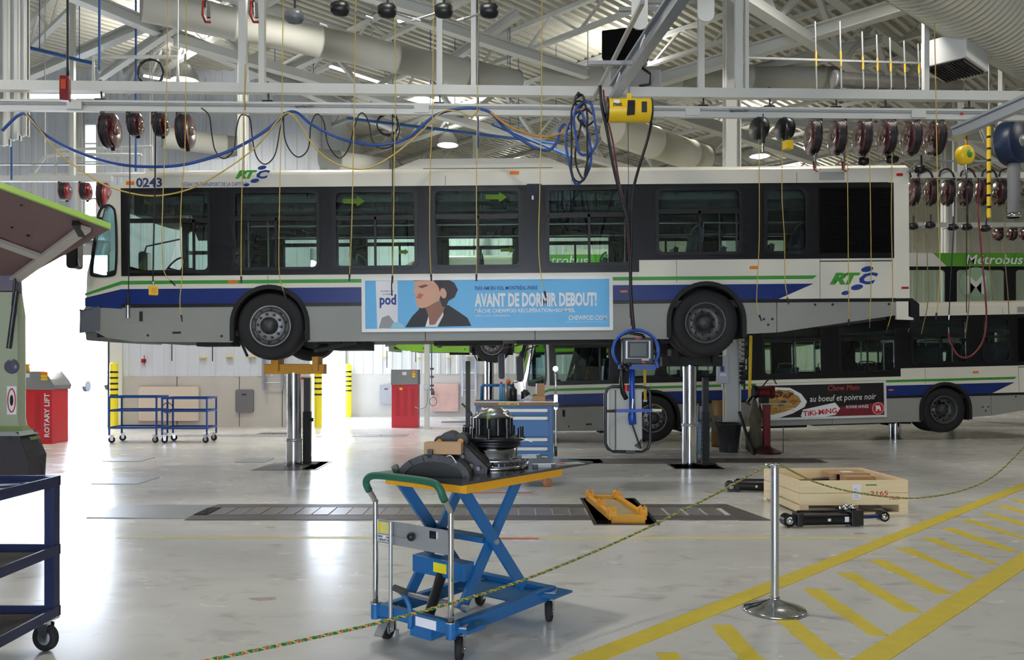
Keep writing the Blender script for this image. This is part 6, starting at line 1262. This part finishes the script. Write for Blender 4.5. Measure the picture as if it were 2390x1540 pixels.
fr_.build('regulator', dsteel, t); MB().box(-.08, .04, -.07, -.05, 1.0, 1.1).build('switch', galv, t); MB().tube(catm([Vector((.02, -.07, 1.0)), Vector((0, -.08, .6)), Vector((-.15, -.05, .5)), Vector((-.3, 0, .55))], 4), .012).build('cable', gsteel, t)
t = thing('wall_sign', 'tiny red sign with a dark handle on the left far cladding', 'sign', P(335, 842, 20.72)); MB().box(-.06, .06, 0, .02, -.05, .05).build('plate', redl, t); MB().cyl((.03, -.02, -.1), (.03, -.02, .14), .01, n=6).build('rod', dsteel, t)
t = thing('wall_sign', 'small red sign beside the front lift post on the concrete wall', 'sign', P(706, 884, 20.72)); MB().box(-.06, .06, 0, .02, -.04, .04).build('plate', redl, t); MB().box(-.05, .05, -.003, 0, -.03, -.02).build('white_line', inkw, t)
for k, (u, v0, v1, Y) in enumerate(((401, 800, 842, 20.4), (496, 800, 843, 20.4), (903, 802, 858, 24.9), (970, 802, 845, 24.9))):
    a, b_ = P(u, v1, Y), P(u, v0-30, Y); b_.z = a.z+2.0; tag(MB().cyl(a, b_, .014, n=6).build('drop_rod', dsteel, loc=a, off=a), 'thin dark rod hanging before the far wall, %s from the left' % ORD[k], 'rod', 'thin rods before the far wall')
for k, (u, v) in enumerate(((472, 835), (533, 833), (585, 833), (897, 833), (975, 835), (1046, 835), (1100, 833))):
    a = P(u, v, 20.7 if u < 700 else 25.05); tag(MB().box(-.09, .09, 0, .14, -.008, .008).build('hook_rail', yel, loc=a), 'short yellow mark on the far cladding, %s from the left' % ORD[k], 'mark', 'yellow marks on the far cladding')
# ---------------------------------------------------------------- workshop clutter right of the rear lift post
Yk = 14.7
def K(u, v, Y=Yk): return P(u, v, Y)
t = thing('electrical_box', 'light grey electrical box fixed on the post right of the rear wheel', 'electrical box', K(1675, 895, 15.0)); MB().box(0, .21, 0, .12, 0, .52).build('housing', lgrey, t, bev=.01); MB().box(.05, .12, -.005, 0, .22, .32).build('screen', mat('screen_navy', S(50, 66, 120), .4), t); MB().box(.04, .16, -.004, 0, .14, .19).build('label', inkw, t)
for z in (.05, .42): MB().box(-.02, 0, .02, .06, z, z+.05).build('hinge', galv, t)
MB().cyl((.1, .06, -.10), (.1, .06, 0), .025, n=10).build('cable_gland', galv, t); MB().box(.05, .15, .12, .25, .1, .4).build('wall_bracket', galv, t)
t = thing('cable_chain', 'column of grey rollers hanging at the right face of the steel post', 'rack', K(1729, 905, 15.1))
for i in range(11): MB().cyl((-.03, -.03, .10+i*.088), (.05, -.03, .10+i*.088), .034, n=12).build('roller', gsteel if i > 4 else dsteel, t)
MB().box(.06, .08, -.02, .06, -.05, 1.1).build('rail', dsteel, t)
t = thing('yellow_strap', 'straight yellow rod hanging right of the steel post', 'rod', K(1749, 932, 14.6)); MB().bar((0, 0, 0), (.03, 0, 1.15), .045, .03).build('rod', yel, t); MB().cyl((0, 0, -.04), (0, 0, 0), .02, n=8).build('ferrule', yfr, t)
t = thing('yellow_strap', 'short yellow strap hanging behind the manipulator column', 'strap', K(1506, 934, 13.6)); MB().bar((0, 0, 0), (-.01, 0, .58), .045, .01).build('webbing', yel, t); MB().cbox((0, 0, -.01), (.06, .02, .03)).build('buckle', galv, t)
t = thing('waste_bin', 'black open waste bin at the foot of the steel post', 'bin', K(1700, 1040, 14.8).xy.to_3d()); MB().lathe([(.16, 0), (.23, .50), (.245, .50), (.245, .52), (.215, .52), (.15, .03), (0, .03)], n=24).build('bin_body', mat('bin_dark', S(48, 48, 52), .45), t); MB().lathe([(.235, .50), (.25, .51), (.235, .53)], n=24).build('rim', blackp, t)
t = thing('oil_drum', 'amber and brown drum partly hidden behind the waste bin', 'drum', K(1662, 1035, 15.6).xy.to_3d()+Vector((.2, .15, 0))); MB().lathe([(0, 0), (.17, 0), (.17, .3), (.178, .31), (.17, .32), (.17, .6), (.178, .61), (.17, .62), (.17, .9), (0, .9)], n=22).build('drum', mat('drum_ochre', S(112, 84, 40), .5), t); MB().lathe([(.172, .3), (.172, .62)], n=22).build('drum_band', mat('drum_grey', S(84, 80, 76), .5), t)
t = thing('water_bottle', 'pale blue water jug with foil wrapped top behind the rear lift post', 'bottle', K(1634, 1040, 14.4).xy.to_3d()); MB().lathe([(0, 0), (.085, 0), (.09, .1), (.09, .55), (.06, .62), (0, .62)], n=18).build('jug', mat('jug_blue', S(150, 180, 214), .3), t); MB().lathe([(.085, .58), (.095, .62), (.08, .86), (.05, .90), (0, .9)], n=14, smooth=False).build('foil', chrome, t)
t = thing('pedestal_vise', 'dark red pedestal with shelf plate right of the steel post', 'pedestal', K(1789, 1042, 14.6).xy.to_3d()); MB().box(-.055, .055, -.055, .055, .03, .88).build('column', mat('pedestal_red', S(112, 24, 30), .4), t); MB().lathe([(0, 0), (.26, 0), (.26, .03), (.10, .10), (.06, .14)], n=24).build('base', mat('pedestal_base', S(70, 24, 28), .5), t); MB().box(-.13, .42, -.12, .12, .88, .90).build('shelf_plate', galv, t); MB().cyl((.30, 0, .0), (.30, 0, .5), .008, n=6).build('side_rod', dsteel, t)
t = thing('bench_grinder', 'dark red and black bench grinder mounted on the pedestal plate', 'grinder', K(1789, 942, 14.6).xy.to_3d()+Vector((-.02, 0, .90))); MB().cyl((-.14, 0, .20), (.06, 0, .20), .10, n=20).build('motor', mat('grinder_red', S(96, 18, 26), .3), t)
for x in (-.19, .11): MB().cyl((x-.03, 0, .2), (x+.03, 0, .2), .12, n=22).build('wheel_guard', hubm if x < 0 else MATS['grinder_red'], t)
MB().box(-.10, .04, -.08, .08, 0, .12).build('foot', hubm, t); MB().tube(catm([Vector((-.05, 0, .3)), Vector((.05, 0, .42)), Vector((.13, 0, .45)), Vector((.2, 0, .34))], 4), .012).build('lamp_arm', blackp, t); MB().cyl((-.26, -.05, .1), (-.34, -.08, .0), .05, .06, 14).build('dust_cup', chrome, t)
t = thing('canvas_cover', 'draped olive canvas cover hanging between post and red pedestal', 'cover', K(1765, 1030, 14.9).xy.to_3d()+Vector((-.02, 0, 0))); cm_ = MB(); n = 16; prf = [(.10, 0), (.15, .03), (.16, .22), (.10, .42), (.11, .6), (.05, .85), (.02, .95)]
for r, z in prf:
    for i in range(n): a = 2*PI*i/n; k = r*(1+.18*math.sin(5*a+z*6)); cm_.v.append(Vector((k*math.cos(a), k*.7*math.sin(a), z)))
for j in range(len(prf)-1):
    for i in range(n): cm_.f.append((j*n+i, j*n+(i+1) % n, (j+1)*n+(i+1) % n, (j+1)*n+i)); cm_.sm.append(True); cm_.mi.append(0)
cm_.build('canvas', mat('olive_canvas', S(96, 92, 74), .9, noise=.2), t)
t = thing('pry_bar', 'black steel bar leaning against the right side of the steel post', 'bar', K(1757, 1040, 14.3).xy.to_3d()); MB().bar((.0, 0, .02), (-.17, .25, .75), .05, .03).build('shaft', blackp, t); MB().bar((.0, 0, .02), (.04, 0, .0), .06, .03).build('tip', dsteel, t)
# ---------------------------------------------------------------- green bus parked at the left edge with its engine hatch raised
t = thing('parked_bus', 'rear corner of a green bus at the left edge, brown engine hatch raised', 'bus', (-6.2, 8.6, 0))
o_ = Vector((-6.2, 8.6, 0))
def Q(u, v, Y): return P(u, v, Y)-o_
xr = Q(45, 0, 8.6).x; bl_ = MB(); bl_.prism([(-.35, .62), (xr+.02, .62), (xr+.05, .74), (xr-.01, 1.0), (xr-.01, 2.1), (xr-.05, 2.35), (-.35, 2.35)], (), -.0, .12); bl_.build('rear_corner', mat('pale_green_body', S(168, 176, 150), .4), t, bev=.01)
MB().prism([(-.35, .62), (xr+.14, .62), (xr+.14, .80), (xr+.01, .92), (-.35, .92)], (), -.03, .12).build('green_ledge', mat('ledge_green', S(128, 150, 90), .4), t, bev=.01)
MB().prism([(-.6, .36), (xr+.20, .40), (xr+.22, .62), (xr+.10, .86), (-.6, .86)], (), -.20, .10).build('bumper', mat('bumper_dark', S(58, 56, 62), .5), t, bev=.02); MB().prism([(-.6, .84), (xr+.14, .84), (xr+.08, .88), (-.6, .88)], (), -.21, .12).build('bumper_step', gsteel, t)
lx = Q(28, 0, 8.6).x; MB().lathe([(0, -.03), (.05, -.028), (.075, -.015), (.08, 0)], c=(lx, -.0, 1.56), axis='y', n=24).build('tail_lamp', mat('lamp_grey', S(84, 84, 100), .3), t)
st = MB().box(lx-.05, lx+.05, -.006, 0, 1.05, 1.35).build('round_sticker', inkw, t); MB().prism(ell(lx, 1.2, .045, .13, 20), [ell(lx, 1.2, .035, .115, 20)], -.009, -.006).build('sticker_ring', inkr, st); MB().prism(ell(lx, 1.2, .018, .06, 10), (), -.009, -.006).build('sticker_figure', inkk, st)
MB().box(lx-.02, lx+.11, -.036, -.03, .68, .76).build('reflector', redl, t)
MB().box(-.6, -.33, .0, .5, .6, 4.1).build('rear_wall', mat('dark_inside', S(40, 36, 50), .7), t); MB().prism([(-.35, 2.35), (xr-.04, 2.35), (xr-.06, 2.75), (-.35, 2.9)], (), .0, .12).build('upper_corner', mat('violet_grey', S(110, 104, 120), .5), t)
cyl_ = MB(); cyl_.cyl((xr-.10, -.02, 1.75), (xr-.02, -.02, 2.35), .025, n=10); cyl_.cyl((xr-.06, -.02, 2.2), (xr+.02, -.04, 2.95), .012, n=8); cyl_.build('gas_strut', dsteel, t)
Aa, Bb, Cc = Q(255, 536, 7.9), Q(-90, 408, 6.9), Q(48, 652, 8.7); Dd = Bb+(Cc-Aa)*1.15
nn = (Bb-Aa).cross(Cc-Aa).normalized(); nn = nn if nn.z > 0 else -nn
hx = MB(); quad = [Aa, Bb, Dd, Cc]; th_ = .035
hx.add([p for p in quad]+[p+nn*th_ for p in quad], [(3, 2, 1, 0), (4, 5, 6, 7), (0, 1, 5, 4), (1, 2, 6, 5), (2, 3, 7, 6), (3, 0, 4, 7)])
hh = hx.build('hatch', mat('hatch_brown', S(112, 88, 86), .6, noise=.15, scale=3), t)
MB().bar(Aa+nn*.03, Bb+nn*.03, .05, .055, up=nn).build('hatch_edge', mat('edge_lime', S(160, 196, 90), .4), hh)
e1 = Bb-Aa; e2 = Cc-Aa
def HP(a, b_): return Aa+e1*a+e2*b_-nn*.03
ribm = mat('rib_grey', S(176, 168, 160), .5)
def HR(u, v):
    d = P(u, v, 1)-Vector((0, 0, H)); o0 = Vector((0, 0, H))-o_; k = (Aa-nn*.03-o0).dot(nn)/d.dot(nn); return o0+d*k
MB().bar(HR(200, 532), HR(-30, 700), .10, .04, up=nn).build('hatch_rib', ribm, hh); MB().bar(HR(92, 600), HR(-40, 552), .09, .04, up=nn).build('hatch_rib', ribm, hh); MB().bar(HR(176, 520), HR(192, 548), .06, .05, up=nn).build('latch', blackp, hh)
for (u, v) in ((50, 478), (28, 530), (66, 548), (135, 575)): MB().cyl(HR(u, v), HR(u, v)-nn*.01, .012, n=8).build('rivet', dsteel, hh)
# ---------------------------------------------------------------- car outside
t = thing('parked_car', 'pale car parked outside in the glare of the left doorway', 'car', (-26.6, 50, 0), PI/2); s1 = mat('car_pale', S(130, 140, 160), .3)
MB().prism([(0, .35), (.1, .75), (.9, .88), (1.5, 1.35), (3.0, 1.38), (3.7, .95), (4.4, .85), (4.5, .4)], (), 0, 1.7).build('body', s1, t, bev=.05); MB().prism([(1.05, .9), (1.55, 1.3), (2.95, 1.32), (3.5, .92)], (), -.01, 0).build('window', bglass, t)
for x in (.85, 3.6): MB().cyl((x, -.02, .32), (x, .2, .32), .32, n=20).build('wheel', rubber, t)
